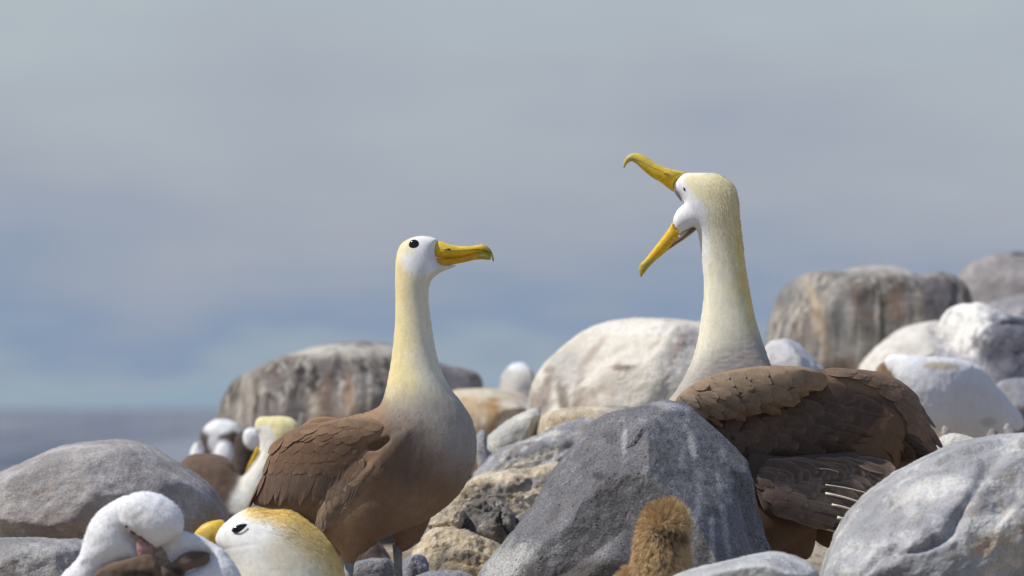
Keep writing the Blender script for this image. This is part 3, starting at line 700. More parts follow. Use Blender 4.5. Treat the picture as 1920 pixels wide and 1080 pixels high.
def grow_feathers(specs, trees, D, lift=4.0, nu=8, nv=5, point=0.0, seed=0, camber=0.07, tl_=1.0):
    """specs: (px, py, angle, length, width, colour[, pointed]); angle in the picture, 0 right, 90 down"""
    s = D / FPX; V, F, UV, C = [], [], [], []
    rnd = random.Random(seed)
    for sp in specs:
        px, py, ang, L, Wd, col = sp[:6]; pt = sp[6] if len(sp) > 6 else point
        a = R(ang + rnd.uniform(-2.5, 2.5)); L *= rnd.uniform(0.93, 1.07)
        bend = rnd.uniform(-0.06, 0.06)
        dx, dy = math.cos(a), math.sin(a)
        pts, nors = [], []; last = None
        for i in range(nu + 1):
            u = i / nu
            qx = px + dx * L * u - dy * bend * L * u * u; qy = py + dy * L * u + dx * bend * L * u * u
            hit = cast(trees, qx, qy, D)
            if hit is None:
                if last is None: hit = None
                else:
                    q = ppos(qx, qy, D); q[1] = last[0].y + (0.25 * (last[0].y - prev.y) if prev is not None else 0)
                    hit = (Vector(q), last[1])
            if hit is None: break
            prev = last[0] if last else None
            last = hit; pts.append(np.array(hit[0])); nn = np.array(hit[1]); nn = nn if nn[1] < 0 else -nn
            nors.append(nn)
        if len(pts) < nu + 1: continue
        N = np.mean(nors, 0); N /= np.linalg.norm(N)
        P = np.array(pts)
        # smooth the rachis
        for _ in range(3): P[1:-1] = (P[:-2] + 2 * P[1:-1] + P[2:]) / 4
        T = P[-1] - P[0]; T /= np.linalg.norm(T)
        Bn = np.cross(N, T); Bn /= np.linalg.norm(Bn)
        tilt = rnd.uniform(0.03, 0.08) * tl_; b0 = len(V)
        cj = np.array(col) * rnd.uniform(0.92, 1.08)
        for i in range(nu + 1):
            u = i / nu
            w = (1 - (1 - min(u / 0.22, 1)) ** 2) * 0.55 + 0.45 * min(1, u / 0.4)
            if pt > 0: w *= (1 - max(0, (u - 0.35) / 0.65) ** 1.6 * pt)
            if u > 0.72: w *= math.sqrt(max(0.0, 1 - ((u - 0.72) / 0.285) ** 2))
            for j in range(nv):
                v = j / (nv - 1) * 2 - 1
                off = (1.5 + lift * u ** 1.2 + Wd * camber * (1 - v * v) + v * Wd * tilt) * s
                p = P[i] + N * off + Bn * (Wd * 0.5 * w * v * s)
                V.append(p); UV.append((u, v * 0.5 + 0.5)); C.append(cj)
        for i in range(nu):
            for j in range(nv - 1):
                a0 = b0 + i * nv + j
                F.append((a0, a0 + 1, a0 + nv + 1, a0 + nv))
    return np.array(V), np.array(F), np.array(UV), np.array(C)
def rows(lst, seed=0, jitter=0.0):
    """each row: (x0,y0,x1,y1,n,angle0,angle1,length,width,colour[,pointed])"""
    rnd = random.Random(seed); out = []
    for r in lst:
        x0, y0, x1, y1, n, a0, a1, L, Wd, c = r[:10]; pt = r[10] if len(r) > 10 else 0.0
        for i in range(n):
            t = (i + 0.5) / n
            out.append((x0 + (x1 - x0) * t + rnd.uniform(-1, 1) * (Wd * .12 + jitter * L), y0 + (y1 - y0) * t + rnd.uniform(-1, 1) * L * (.05 + jitter), a0 + (a1 - a0) * t, L, Wd, c, pt))
    return out
def mesh_feathers(name, rws, trees, D, parent, mat='wing_feather', seed=0, lift=4.0, nu=8, jitter=0.0, camber=0.07, tl_=1.0):
    V, F, UV, C = grow_feathers(rows(rws, seed, jitter), trees, D, lift, nu=nu, seed=seed, camber=camber, tl_=tl_)
    if len(V) == 0: return None
    return add_mesh(name, V, F, mat, parent, C, UV)

def strands(V, F, col, n, length, width, dirfn, D, seed=0, lift=0.35, jit=0.25, mask=None, seg=3, curl=0.2, clump=0, cstr=0.6, cvar=0.25):
    """fine barbs of plumage standing a little off a surface (lengths in px)"""
    rnd = np.random.RandomState(seed); s = D / FPX
    T = F if F.shape[1] == 3 else np.concatenate([F[:, :3], F[:, [0, 2, 3]]])
    a, b, c = V[T[:, 0]], V[T[:, 1]], V[T[:, 2]]
    ar = np.linalg.norm(np.cross(b - a, c - a), axis=1)
    cen = (a + b + c) / 3
    if mask is not None: ar = ar * mask(cen)
    k = rnd.choice(len(T), n, p=ar / ar.sum())
    u, v = rnd.rand(n), rnd.rand(n); fl = u + v > 1; u[fl], v[fl] = 1 - u[fl], 1 - v[fl]
    P = a[k] + (b[k] - a[k]) * u[:, None] + (c[k] - a[k]) * v[:, None]
    N = np.cross(b - a, c - a)[k]; N /= np.linalg.norm(N, axis=1, keepdims=True) + 1e-12
    Cc = col[T[k, 0]] * rnd.uniform(1 - cvar, 1 + cvar * 0.6, (n, 1))
    d = dirfn(P); d = d + rnd.normal(size=(n, 3)) * jit
    d = d - N * np.sum(d * N, 1, keepdims=True); d /= np.linalg.norm(d, axis=1, keepdims=True) + 1e-12
    d = d * (1 - lift) + N * (lift * rnd.uniform(0.6, 1.4, (n, 1))); d /= np.linalg.norm(d, axis=1, keepdims=True)
    L = length * s * rnd.uniform(0.6, 1.25, (n, 1))
    tip = P + d * L
    if clump:
        ci = rnd.choice(n, clump, replace=False); ct = tip[ci] + rnd.normal(size=(clump, 3)) * s * 1.5
        best = np.full(n, 1e9); bi = np.zeros(n, int)
        for j in range(clump):
            dd = np.sum((P - P[ci[j]]) ** 2, 1); m_ = dd < best; best[m_] = dd[m_]; bi[m_] = j
        tip = tip * (1 - cstr) + (ct[bi] + (tip - ct[bi]) * 0.15) * cstr
    bend = rnd.normal(size=(n, 3)) * L * curl * 0.5
    side = np.cross(d, rnd.normal(size=(n, 3)) * 0.6 + np.array([0, -1, 0])); side /= np.linalg.norm(side, axis=1, keepdims=True) + 1e-12
    VV = []
    for i in range(seg + 1):
        t = i / seg
        p = P + (tip - P) * t + bend * (t * t - t) + N * (L * 0.12 * math.sin(math.pi * t))
        w = width * s * 0.5 * (1 - t) ** 0.7 + 1e-5
        VV.append(p - side * w); VV.append(p + side * w)
    VV = np.stack(VV, 1).reshape(-1, 3); m = (seg + 1) * 2
    base = np.arange(n)[:, None] * m
    FF = np.concatenate([base + np.array([[2 * i, 2 * i + 1, 2 * i + 3, 2 * i + 2]]) for i in range(seg)])
    CC = np.repeat(Cc, m, 0)
    return VV, FF, CC

def ellipsoid(c, r, n=4, rot=None):
    V, F = icosphere(n); V = V * np.array(r)
    if rot is not None:
        ca, sa = math.cos(rot), math.sin(rot); V = np.stack([V[:, 0] * ca - V[:, 2] * sa, V[:, 1], V[:, 0] * sa + V[:, 2] * ca], -1)
    return V + np.array(c), F
def tube(pts, rad, nseg=12):
    P = np.array(pts, float); V = []; F = []
    for i, p in enumerate(P):
        t = P[min(i + 1, len(P) - 1)] - P[max(i - 1, 0)]; t /= np.linalg.norm(t)
        a = np.cross(t, (0, 1, 0.01)); a /= np.linalg.norm(a); b = np.cross(t, a)
        for k in range(nseg):
            q = 2 * math.pi * k / nseg; V.append(p + (a * math.cos(q) + b * math.sin(q)) * rad[i])
    for i in range(len(P) - 1):
        for k in range(nseg):
            k2 = (k + 1) % nseg; F.append((i * nseg + k, i * nseg + k2, (i + 1) * nseg + k2, (i + 1) * nseg + k))
    V.append(P[0]); V.append(P[-1]); n = len(V)
    for k in range(nseg):
        k2 = (k + 1) % nseg; F.append((n - 2, k2, k, k)); F.append((n - 1, (len(P) - 1) * nseg + k, (len(P) - 1) * nseg + k2, (len(P) - 1) * nseg + k2))
    F = [f if len(set(f)) == 4 else (f[0], f[1], f[2]) for f in F]
    tri = []
    for f in F:
        if len(f) == 4: tri += [(f[0], f[1], f[2]), (f[0], f[2], f[3])]
        else: tri.append(f)
    return np.array(V), np.array(tri)
def flat(c, n): return np.tile(np.array(c, float), (n, 1))

YEL = (0.82, 0.53, 0.02); YELD = (0.62, 0.32, 0.012); GRN = (0.40, 0.36, 0.07); HORN = (0.22, 0.20, 0.09)
BR = (0.20, 0.120, 0.072); BRL = (0.31, 0.195, 0.112); BRD = (0.085, 0.055, 0.038); CREAM = (0.78, 0.74, 0.62); WHT = (0.80, 0.80, 0.81); GOLD = (0.66, 0.50, 0.17)

# ------------------------------------------------------------------ the standing albatross
D1 = 10.6
b1 = ppos(700, 1112, D1); b1[2] = gz(b1[0], b1[1])
alb = thing('albatross', 'standing brown albatross on the left with closed yellow bill, cream neck stretched up, facing right', 'albatross', b1, 'albatrosses in the colony')
vols = [
    Vol([(822, 449), (812, 444), (790, 441), (768, 446), (752, 456), (744, 472), (741, 495), (740, 530), (741, 565), (740, 605), (737, 645), (731, 690), (722, 735), (712, 760),
         (690, 772), (650, 782), (600, 796), (560, 812), (530, 840), (512, 880), (505, 920), (530, 950), (580, 968), (605, 1000), (640, 1030), (675, 1040), (715, 1012), (755, 994),
         (795, 978), (830, 955), (862, 925), (884, 885), (893, 850), (893, 820), (884, 785), (866, 755), (845, 728), (828, 695), (817, 655), (809, 605), (804, 565), (805, 538),
         (812, 522), (828, 511), (848, 504), (868, 494), (850, 494.5), (824, 494), (817, 478), (818, 462)], 1.0, cap=92),
    Vol([(605, 940), (660, 915), (720, 940), (725, 985), (695, 1015), (672, 1045), (664, 1062), (650, 1060), (640, 1035), (618, 1000)], 0.75, -46, k=26),
    Vol([(735, 950), (790, 940), (808, 960), (800, 990), (784, 1015), (765, 1032), (748, 1036), (738, 1018), (734, 985)], 0.7, 42, k=24),
    Vol([(775, 800), (755, 850), (715, 890), (670, 922), (642, 948), (626, 972), (618, 990), (608, 1006), (599, 1000), (597, 985), (598, 960), (612, 935), (645, 905), (685, 872), (712, 845), (735, 815)], 0.8, -66, k=14),
    Vol([(500, 925), (560, 925), (640, 940), (660, 1000), (640, 1040), (600, 1030), (560, 1000), (520, 975), (492, 955)], 0.7, 12, k=10),
    Vol([(712, 846), (694, 846), (678, 842), (692, 829), (714, 819), (736, 815), (736, 828)], 2.4, -90, sub=True),
]
V, F, PX, PY = body(vols, D1, 3.0)
sY = V[:, 1]
P3 = V * 1.0
def alb1_col(PX, PY, P3):
    n = fbm(P3 * 22, 4, 3); n2 = fbm(P3 * 60, 3, 8)
    # distance along neck: yellow nape, white throat
    C = flat((0.76, 0.71, 0.56), len(PX))
    cxn = np.interp(PY, [440, 530, 600, 700, 760], [780, 770, 772, 778, 790])
    ny = 1 - sstep(-30, 24, PX - cxn + n * 14)             # nape side
    C = C * (1 - ny[:, None] * 0.75) + np.array((0.76, 0.62, 0.27)) * ny[:, None] * 0.75
    face = (1 - sstep(0.7, 1.25, np.sqrt(((PX - 792) / 40) ** 2 + ((PY - 482) / 38) ** 2) + n * .1))
    C = C * (1 - face[:, None]) + np.array(WHT) * face[:, None]
    br = (1 - sstep(0.5, 1.2, np.sqrt(((PX - 758) / 24) ** 2 + ((PY - 462) / 20) ** 2) + n * .2)) * .7
    C = C * (1 - br[:, None]) + np.array((0.74, 0.66, 0.40)) * br[:, None]
    g = sstep(700, 770, PY + n * 12 + (PX - 800) * 0.10)
    C = C * (1 - g[:, None]) + np.array((0.40, 0.355, 0.31)) * g[:, None]
    brn = sstep(-70, 80, (PY - np.interp(PX, [680, 720, 760, 800, 850, 900], [745, 758, 800, 830, 870, 900])) + n * 25 + n2 * 14)
    C = C * (1 - brn[:, None]) + np.array(BR) * brn[:, None]
    lo = sstep(880, 960, PY) * sstep(700, 800, PX) * .6
    C = C * (1 - lo[:, None]) + np.array((0.31, 0.205, 0.135)) * lo[:, None]
    back = 1 - sstep(700, 745, PX + (PY - 770) * .2 + n * 14); back *= sstep(740, 765, PY)
    C = C * (1 - back[:, None]) + np.array(BRL) * back[:, None] * .85 + np.array(BR) * back[:, None] * .15
    dkb = (1 - sstep(600, 640, PX)) * sstep(930, 970, PY)
    C = C * (1 - dkb[:, None] * .7) + np.array(BRD) * dkb[:, None] * .7
    patch = 1 - sstep(0.6, 1.3, np.sqrt(((PX - 760) / 50) ** 2 + ((PY - 855) / 60) ** 2) + n * .3)
    C = C * (1 - patch[:, None] * .6) + np.array((0.15, 0.115, 0.095)) * patch[:, None] * .5
    return C * (1 + ((0.02 + 0.04 * sstep(700, 800, PY)) * n2)[:, None])
C = alb1_col(PX, PY, P3)
rip = fbm(np.stack([P3[:, 0] * 90, P3[:, 1] * 60, P3[:, 2] * 35], -1), 3, 12)
amp = 0.0007 * sstep(600, 800, PY)
V = V + vnormals(V, F) * (rip * amp)[:, None]
bd = add_mesh('body', V, F, 'albatross_plumage', alb, C)
tb = bvh(V, F)
def dir1(P):
    py = 765 - (P[:, 2] - EYE) / (D1 / FPX); px = P[:, 0] / (D1 / FPX) + 960
    d = np.zeros_like(P); d[:, 2] = -1; d[:, 0] = np.where(py > 740, -0.9, -0.1)
    return d
SV, SF, SC = strands(V, F, C, 5000, 7, 0.4, dir1, D1, seed=4, lift=0.02, jit=0.10, seg=2, cvar=0.05, mask=lambda c: ((765 - (c[:, 2] - EYE) / (D1 / FPX)) > 770).astype(float))
add_mesh('plumage', SV, SF, 'down', alb, SC)

# near wing: an arm-shaped volume on the flank, shingled with feathers
wv = [Vol([(752, 812), (725, 792), (690, 782), (650, 784), (600, 792), (560, 803), (535, 815), (512, 842), (497, 880), (484, 915), (474, 942), (490, 950), (520, 952), (560, 955),
           (605, 950), (640, 915), (680, 880), (715, 850), (742, 832)], 0.42, -62, yfn=lambda x, z: np.clip(620 - x, 0, 200) ** 2 * 0.0022, cap=26),
      Vol([(712, 846), (694, 846), (678, 842), (692, 829), (714, 819), (736, 815), (736, 828)], 2.4, -90, sub=True)]
WV, WF, WX, WY = body(wv, D1, 3.0)
wc = paint(WX, WY, BR, [(690, 802, 90, 26, -4, (0.29, 0.19, 0.12), .9), (500, 930, 40, 40, 0, BRD, .5)], WV, 7)
wing = add_mesh('wing', WV, WF, 'albatross_plumage', alb, wc)
tw = bvh(WV, WF)
mesh_feathers('flight_feathers', [
    (497, 862, 474, 900, 7, 112, 108, 62, 12, BR, .5),
    (512, 858, 690, 862, 24, 102, 112, 88, 13, (0.15, 0.10, 0.07)),
], [tw, tb], D1, wing, 'flight_feather', 3, lift=0.8, camber=0.03, tl_=0.5)
mesh_feathers('wing_coverts', [
    (504, 848, 690, 858, 18, 106, 120, 40, 18, (0.185, 0.112, 0.070)),
    (508, 832, 680, 842, 15, 118, 135, 36, 21, (0.18, 0.107, 0.066)),
    (520, 816, 670, 820, 11, 135, 150, 40, 27, (0.185, 0.107, 0.064)),
    (560, 802, 690, 806, 9, 145, 158, 44, 28, (0.22, 0.13, 0.077)),
    (600, 796, 722, 800, 9, 160, 166, 40, 22, (0.26, 0.16, 0.095)),
    (650, 788, 725, 800, 8, 168, 170, 30, 16, (0.26, 0.17, 0.105)),
], [tw, tb], D1, wing, 'soft_covert', 5, lift=0.6, jitter=0.06, camber=0.03, tl_=0.35)
FV, FF, FX, FY = body([Vol([(640, 786), (610, 780), (585, 783), (566, 795), (548, 812), (530, 840), (560, 850), (620, 820), (660, 800)], 0.3, 46)], D1, 3.0)
add_mesh('wing', FV, FF, 'albatross_plumage', alb, paint(FX, FY, BRL, [], FV), label='far wing')
# tail
mesh_t = [(505, 885, 482, 915, 5, 122, 112, 66, 13, (0.20, 0.125, 0.085), .3)]
TV, TF, TU, TC = grow_feathers(rows(mesh_t, 8), [tb, tw], D1, 1.0, seed=8)
add_mesh('tail', TV, TF, 'wing_feather', alb, TC, TU)
# flank feathers along the fold
mesh_feathers('flank_feathers', [
    (722, 868, 622, 962, 26, 128, 116, 26, 9, (0.22, 0.145, 0.092)),
    (708, 866, 612, 956, 26, 134, 118, 26, 9, (0.27, 0.185, 0.118)),
    (626, 950, 604, 972, 3, 112, 104, 34, 18, (0.26, 0.18, 0.13)),
], [tb], D1, bd, 'soft_covert', 6, lift=0.3, camber=0.02, tl_=0.3, jitter=0.15)

def bill(outline_u, D, parent, name, t, colf, y0=0, step=1.3, yfn=None):
    V, F, PX, PY = body([Vol(outline_u, t, y0, yfn=yfn)], D, step, 1)
    C = colf(PX, PY, V)
    return add_mesh(name, V, F, 'bill_horn', parent, C), V, F
def colU(PX, PY, V):
    C = flat(YEL, len(PX)); hl = 1 - sstep(459, 474, PY - np.abs(PX - 870) * .03)
    C = C * (1 - hl[:, None] * .5) + np.array((0.66, 0.52, 0.13)) * hl[:, None] * .5
    low = sstep(471, 482, PY) * (1 - sstep(880, 900, PX)); C = C * (1 - low[:, None] * .6) + np.array(YELD) * low[:, None] * .6
    g = sstep(900, 912, PX); C = C * (1 - g[:, None] * .85) + np.array(GRN) * g[:, None] * .85
    tp = sstep(484, 491, PY) * g; C = C * (1 - tp[:, None]) + np.array((0.12, 0.09, 0.05)) * tp[:, None]
    seam = (1 - sstep(0.4, 1.8, np.abs(PY - np.interp(PX, [838, 870, 895, 905, 920], [471, 470, 468, 469, 474])))) * sstep(838, 850, PX)
    return C * (1 - seam[:, None] * .6)
ub, UVv, UFv = bill([(814, 454), (818, 451.5), (830, 453.5), (845, 458), (860, 461), (880, 461), (897, 458.5), (905, 457.5), (912, 460), (920, 467), (925, 478), (927, 488), (925.5, 492.5),
     (923, 489), (921, 482), (916, 476), (910, 473), (903, 472.5), (890, 475), (870, 481), (850, 483.5), (830, 483.5), (818, 482), (813, 470)], D1, alb, 'upper_bill', 0.85, colU)
tbill = bvh(UVv, UFv)
hit = cast([tbill], 837, 467, D1)
if hit:
    s1 = D1 / FPX
    nv, nf = ellipsoid(np.array(hit[0]) + np.array([0, 0.3 * s1, 0]), (6 * s1, 2.2 * s1, 2.8 * s1), 3)
    nb = add_mesh('nostril', nv, nf, 'bill_horn', ub, flat((0.58, 0.42, 0.08), len(nv)))
    nv, nf = ellipsoid(np.array(hit[0]) + np.array([4.5 * s1, -1.2 * s1, -0.6 * s1]), (4.0 * s1, 1.6 * s1, 1.5 * s1), 2)
    add_mesh('nostril_opening', nv, nf, 'bill_horn', ub, flat((0.05, 0.03, 0.02), len(nv)))
def colL(PX, PY, V):
    C = flat((0.70, 0.37, 0.02), len(PX)); g = sstep(892, 900, PX)
    C = C * (1 - g[:, None] * .9) + np.array((0.42, 0.38, 0.06)) * g[:, None] * .9
    return C
bill([(815, 480), (822, 483.5), (850, 482), (870, 479), (890, 473), (903, 470), (912, 471), (919, 477), (921, 486), (917, 487.5), (905, 486.5), (890, 487.5), (870, 492),
      (845, 497), (821, 502), (818, 492)], D1, alb, 'lower_bill', 0.62, colL)
hit = cast([tb], 777, 461, D1); s1 = D1 / FPX
ev, ef = ellipsoid(np.array(hit[0]) + np.array([0, 4.5 * s1, 0]), (10.6 * s1, 7.5 * s1, 11.4 * s1), 4)
add_mesh('eye', ev, ef, 'eye_black', alb)
# legs and webbed feet
def leg(x0, y0, x1, y1, ydep, parent, D, label=None):
    s = D / FPX
    a = ppos(x0, y0, D, ydep); b = ppos(x1, y1, D, ydep); b[2] = gz(b[0], b[1]) + 0.012
    V, F = tube([a, a * .5 + b * .5, b], [9.5 * s, 7.5 * s, 8.5 * s]); 
    lg = add_mesh('leg', V, F, 'skin', parent, flat((0.27, 0.28, 0.28), len(V)))
    V, F = [], []
    toes = [(60, -30), (78, 0), (62, 34)]
    V = [b + np.array([0, 0, 0.006])]; 
    tips = [b + np.array([tx * s, ty * s, -0.006]) for tx, ty in toes]
    Vt, Ft = [], []
    for tp in tips:
        v_, f_ = tube([b, (b + tp) / 2 + np.array([0, 0, 0.003]), tp], [6 * s, 4.5 * s, 2 * s], 8); Ft.append(f_ + sum(len(q) for q in Vt)); Vt.append(v_)
    n0 = sum(len(q) for q in Vt)
    Vt.append(np.array([b, tips[0], tips[1], tips[2]])); Ft.append(np.array([(n0, n0 + 1, n0 + 2), (n0, n0 + 2, n0 + 3)]))
    Vt = np.concatenate(Vt); Ft = np.concatenate(Ft)
    add_mesh('foot', Vt, Ft, 'skin', lg, flat((0.40, 0.42, 0.42), len(Vt)))
leg(744, 1022, 748, 1105, 42, alb, D1)
leg(657, 1052, 654, 1105, -46, alb, D1)

# ------------------------------------------------------------------ the calling albatross
D2 = 10.85
b2 = ppos(1480, 1070, D2); b2[2] = gz(b2[0], b2[1])
alc = thing('albatross', 'calling albatross on the right with its yellow bill wide open, behind the pointed boulder', 'albatross', b2, 'albatrosses in the colony')
vols = [
    Vol([(1287, 323), (1303, 322.5), (1325, 323), (1347, 326), (1364, 335), (1376, 346), (1383, 362), (1386, 382), (1388, 412), (1393, 452), (1398, 492), (1406, 540), (1415, 588), (1425, 625),
         (1437, 660), (1452, 692), (1500, 700), (1560, 704), (1620, 712), (1670, 740), (1700, 780), (1700, 830), (1680, 880), (1620, 930), (1560, 970), (1500, 1010), (1440, 1040), (1360, 1040),
         (1300, 980), (1258, 880), (1244, 800), (1250, 758), (1266, 735), (1284, 705), (1298, 675), (1308, 640), (1314, 600), (1319, 560), (1319, 520), (1315, 480), (1311, 447), (1307, 432),
         (1301, 425), (1294, 427), (1284, 433), (1273, 436), (1264, 428), (1261, 416), (1264, 403), (1272, 390), (1282, 381), (1275, 368), (1266, 357), (1262, 347), (1267, 337), (1276, 328)], 1.0, cap=64),
    Vol([(1400, 860), (1470, 850), (1520, 900), (1530, 970), (1527, 1020), (1515, 1048), (1495, 1045), (1460, 1035), (1400, 1020), (1380, 940)], 0.7, -10, k=20),
]
V, F, PX, PY = body(vols, D2, 3.0)
def alb2_col(PX, PY, P3):
    n = fbm(P3 * 22, 4, 13); n2 = fbm(P3 * 60, 3, 18)
    C = flat((0.78, 0.73, 0.57), len(PX))
    cxn = np.interp(PY, [320, 380, 450, 540, 620, 700], [1300, 1335, 1352, 1368, 1390, 1410])
    ny = sstep(-18, 26, PX - cxn + n * 16) * (1 - sstep(600, 700, PY) * .8)
    C = C * (1 - ny[:, None] * .8) + np.array((0.76, 0.66, 0.36)) * ny[:, None] * .8
    nb = sstep(-14, 10, PX - np.interp(PY, [380, 450, 540, 620, 700], [1376, 1378, 1388, 1408, 1440]) + n * 10) * sstep(390, 450, PY) * (1 - sstep(560, 650, PY))
    C = C * (1 - nb[:, None] * .7) + np.array((0.74, 0.54, 0.16)) * nb[:, None] * .7
    crown = (1 - sstep(0.75, 1.15, np.sqrt(((PX - 1332) / 56) ** 2 + ((PY - 346) / 34) ** 2) + n * .12)) * .8
    C = C * (1 - crown[:, None]) + np.array((0.76, 0.68, 0.42)) * crown[:, None]
    face = (1 - sstep(-4, 10, PX - np.interp(PY, [320, 340, 360, 390, 440], [1280, 1276, 1292, 1318, 1325]) + n * 5)) * (1 - sstep(440, 560, PY))
    C = C * (1 - face[:, None]) + np.array(WHT) * face[:, None]
    top = (1 - sstep(325, 331, PY)) * .6
    C = C * (1 - top[:, None]) + np.array((0.82, 0.81, 0.76)) * top[:, None]
    g = sstep(600, 690, PY + n * 10 + (PX - 1370) * 0.45)
    C = C * (1 - g[:, None] * .85) + np.array((0.33, 0.31, 0.31)) * g[:, None] * .85
    gl = sstep(672, 740, PY + n * 10)
    C = C * (1 - gl[:, None] * .6) + np.array((0.42, 0.38, 0.33)) * gl[:, None] * .6
    b = sstep(735, 790, PY + n * 10 + (PX - 1300) * .55) 
    C = C * (1 - b[:, None]) + np.array(BR) * b[:, None] * .8
    return C * (1 + ((0.02 + 0.04 * sstep(700, 800, PY)) * n2)[:, None])
C = alb2_col(PX, PY, V)
rip = fbm(np.stack([V[:, 0] * 55, V[:, 1] * 60, V[:, 2] * 120], -1), 3, 12)
V = V + vnormals(V, F) * (rip * 0.0020 * sstep(600, 700, PY) * (1 - sstep(780, 800, PY)))[:, None]
bd2 = add_mesh('body', V, F, 'albatross_plumage', alc, C)
tb2 = bvh(V, F)
def dir2(P):
    py = 765 - (P[:, 2] - EYE) / (D2 / FPX)
    d = np.zeros_like(P); d[:, 2] = -1; d[:, 0] = np.where(py > 700, 0.9, 0.15) + np.where(py < 350, 1.2, 0)
    return d
SV, SF, SC = strands(V, F, C, 2600, 9, 0.4, dir2, D2, seed=5, lift=0.05, jit=0.12, seg=2, cvar=0.0, mask=lambda c: (1 - sstep(360, 520, 765 - (c[:, 2] - EYE) / (D2 / FPX))) * sstep(1300, 1385, c[:, 0] / (D2 / FPX) + 960) + 1e-5)
add_mesh('plumage', SV, SF, 'down', alc, SC)

# upper back patch, folded wing, rump and wing tips
bv = [Vol([(1262, 752), (1285, 728), (1320, 708), (1370, 694), (1430, 687), (1490, 687), (1522, 694), (1537, 712), (1530, 730), (1500, 738), (1474, 746), (1470, 760), (1440, 770), (1400, 780),
           (1350, 788), (1310, 785), (1285, 772)], 0.8, -90, yfn=lambda x, z: np.clip(x - 1480, 0, 100) * 0.3)]
BV, BF, BX, BY = body(bv, D2, 2.5)
scap = add_mesh('shoulder_patch', BV, BF, 'albatross_plumage', alc, flat((0.27, 0.185, 0.12), len(BV)))
ts = bvh(BV, BF)
SL = (0.27, 0.19, 0.125)
mesh_feathers('scapular_feathers', [
    (1470, 702, 1488, 716, 2, 12, 6, 52, 34, (0.28, 0.19, 0.12)),
    (1420, 724, 1452, 742, 3, 30, 8, 44, 28, SL),
    (1432, 696, 1462, 728, 4, 10, 10, 42, 28, SL),
    (1385, 694, 1420, 758, 6, 8, 22, 42, 25, SL),
    (1352, 700, 1390, 768, 7, 5, 28, 40, 23, (0.25, 0.175, 0.115)),
    (1322, 708, 1358, 776, 8, 2, 32, 36, 20, (0.27, 0.19, 0.13)),
    (1296, 724, 1330, 780, 7, 0, 34, 32, 17, (0.29, 0.205, 0.14)),
    (1272, 740, 1302, 776, 5, -5, 36, 28, 14, (0.33, 0.25, 0.18)),
], [ts], D2, scap, 'wing_feather', 11, lift=2.4, jitter=0.16)
wv = [Vol([(1290, 775), (1380, 735), (1460, 705), (1520, 694), (1580, 692), (1640, 700), (1690, 716), (1718, 748), (1734, 785), (1744, 820), (1738, 838), (1724, 848), (1700, 846), (1640, 838),
           (1580, 850), (1500, 868), (1420, 878), (1360, 868), (1310, 830)], 0.8, -38, cap=38, yfn=lambda x, z: np.clip(x - 1560, 0, 300) * 0.25),
      Vol([(1600, 694), (1650, 700), (1692, 716), (1718, 746), (1733, 780), (1744, 812), (1744, 826), (1734, 828), (1712, 824), (1690, 800), (1680, 765), (1650, 730), (1610, 706)], 0.9, -2, k=4),
      Vol([(1610, 700), (1650, 710), (1676, 728), (1694, 756), (1703, 792), (1695, 800), (1684, 764), (1664, 736), (1636, 716)], 3.0, -64, sub=True)]
WV, WF, WX, WY = body(wv, D2, 3.0)
wc = paint(WX, WY, (0.10, 0.068, 0.05), [(1600, 720, 70, 20, 10, BRL, .5), (1500, 830, 90, 30, 0, (0.10, 0.07, 0.055), .5)], WV, 7)  # dark base and coverts carry the shoulder patch's shadow in their colour
wing2 = add_mesh('wing', WV, WF, 'albatross_plumage', alc, wc)
tw2 = bvh(WV, WF)
DB = (0.125, 0.083, 0.060)
mesh_feathers('wing_coverts', [
    (1640, 850, 1700, 812, 4, 20, 34, 70, 30, (0.075, 0.052, 0.042), .5),
    (1560, 840, 1660, 790, 5, 14, 40, 90, 40, (0.085, 0.058, 0.045), .3),
    (1500, 862, 1590, 740, 7, 10, 24, 90, 42, (0.095, 0.064, 0.048), .1),
    (1450, 862, 1530, 730, 7, 14, 20, 80, 38, (0.105, 0.070, 0.052)),
    (1415, 862, 1480, 745, 7, 20, 22, 60, 30, DB),
    (1385, 858, 1440, 760, 7, 26, 26, 46, 24, (0.14, 0.093, 0.066)),
    (1355, 845, 1405, 770, 6, 36, 30, 38, 20, (0.155, 0.103, 0.073)),
    (1325, 828, 1370, 772, 6, 46, 36, 34, 18, (0.16, 0.107, 0.076)),
], [tw2], D2, wing2, 'dark_covert', 12, lift=1.8, jitter=0.12, camber=0.03, tl_=0.6)
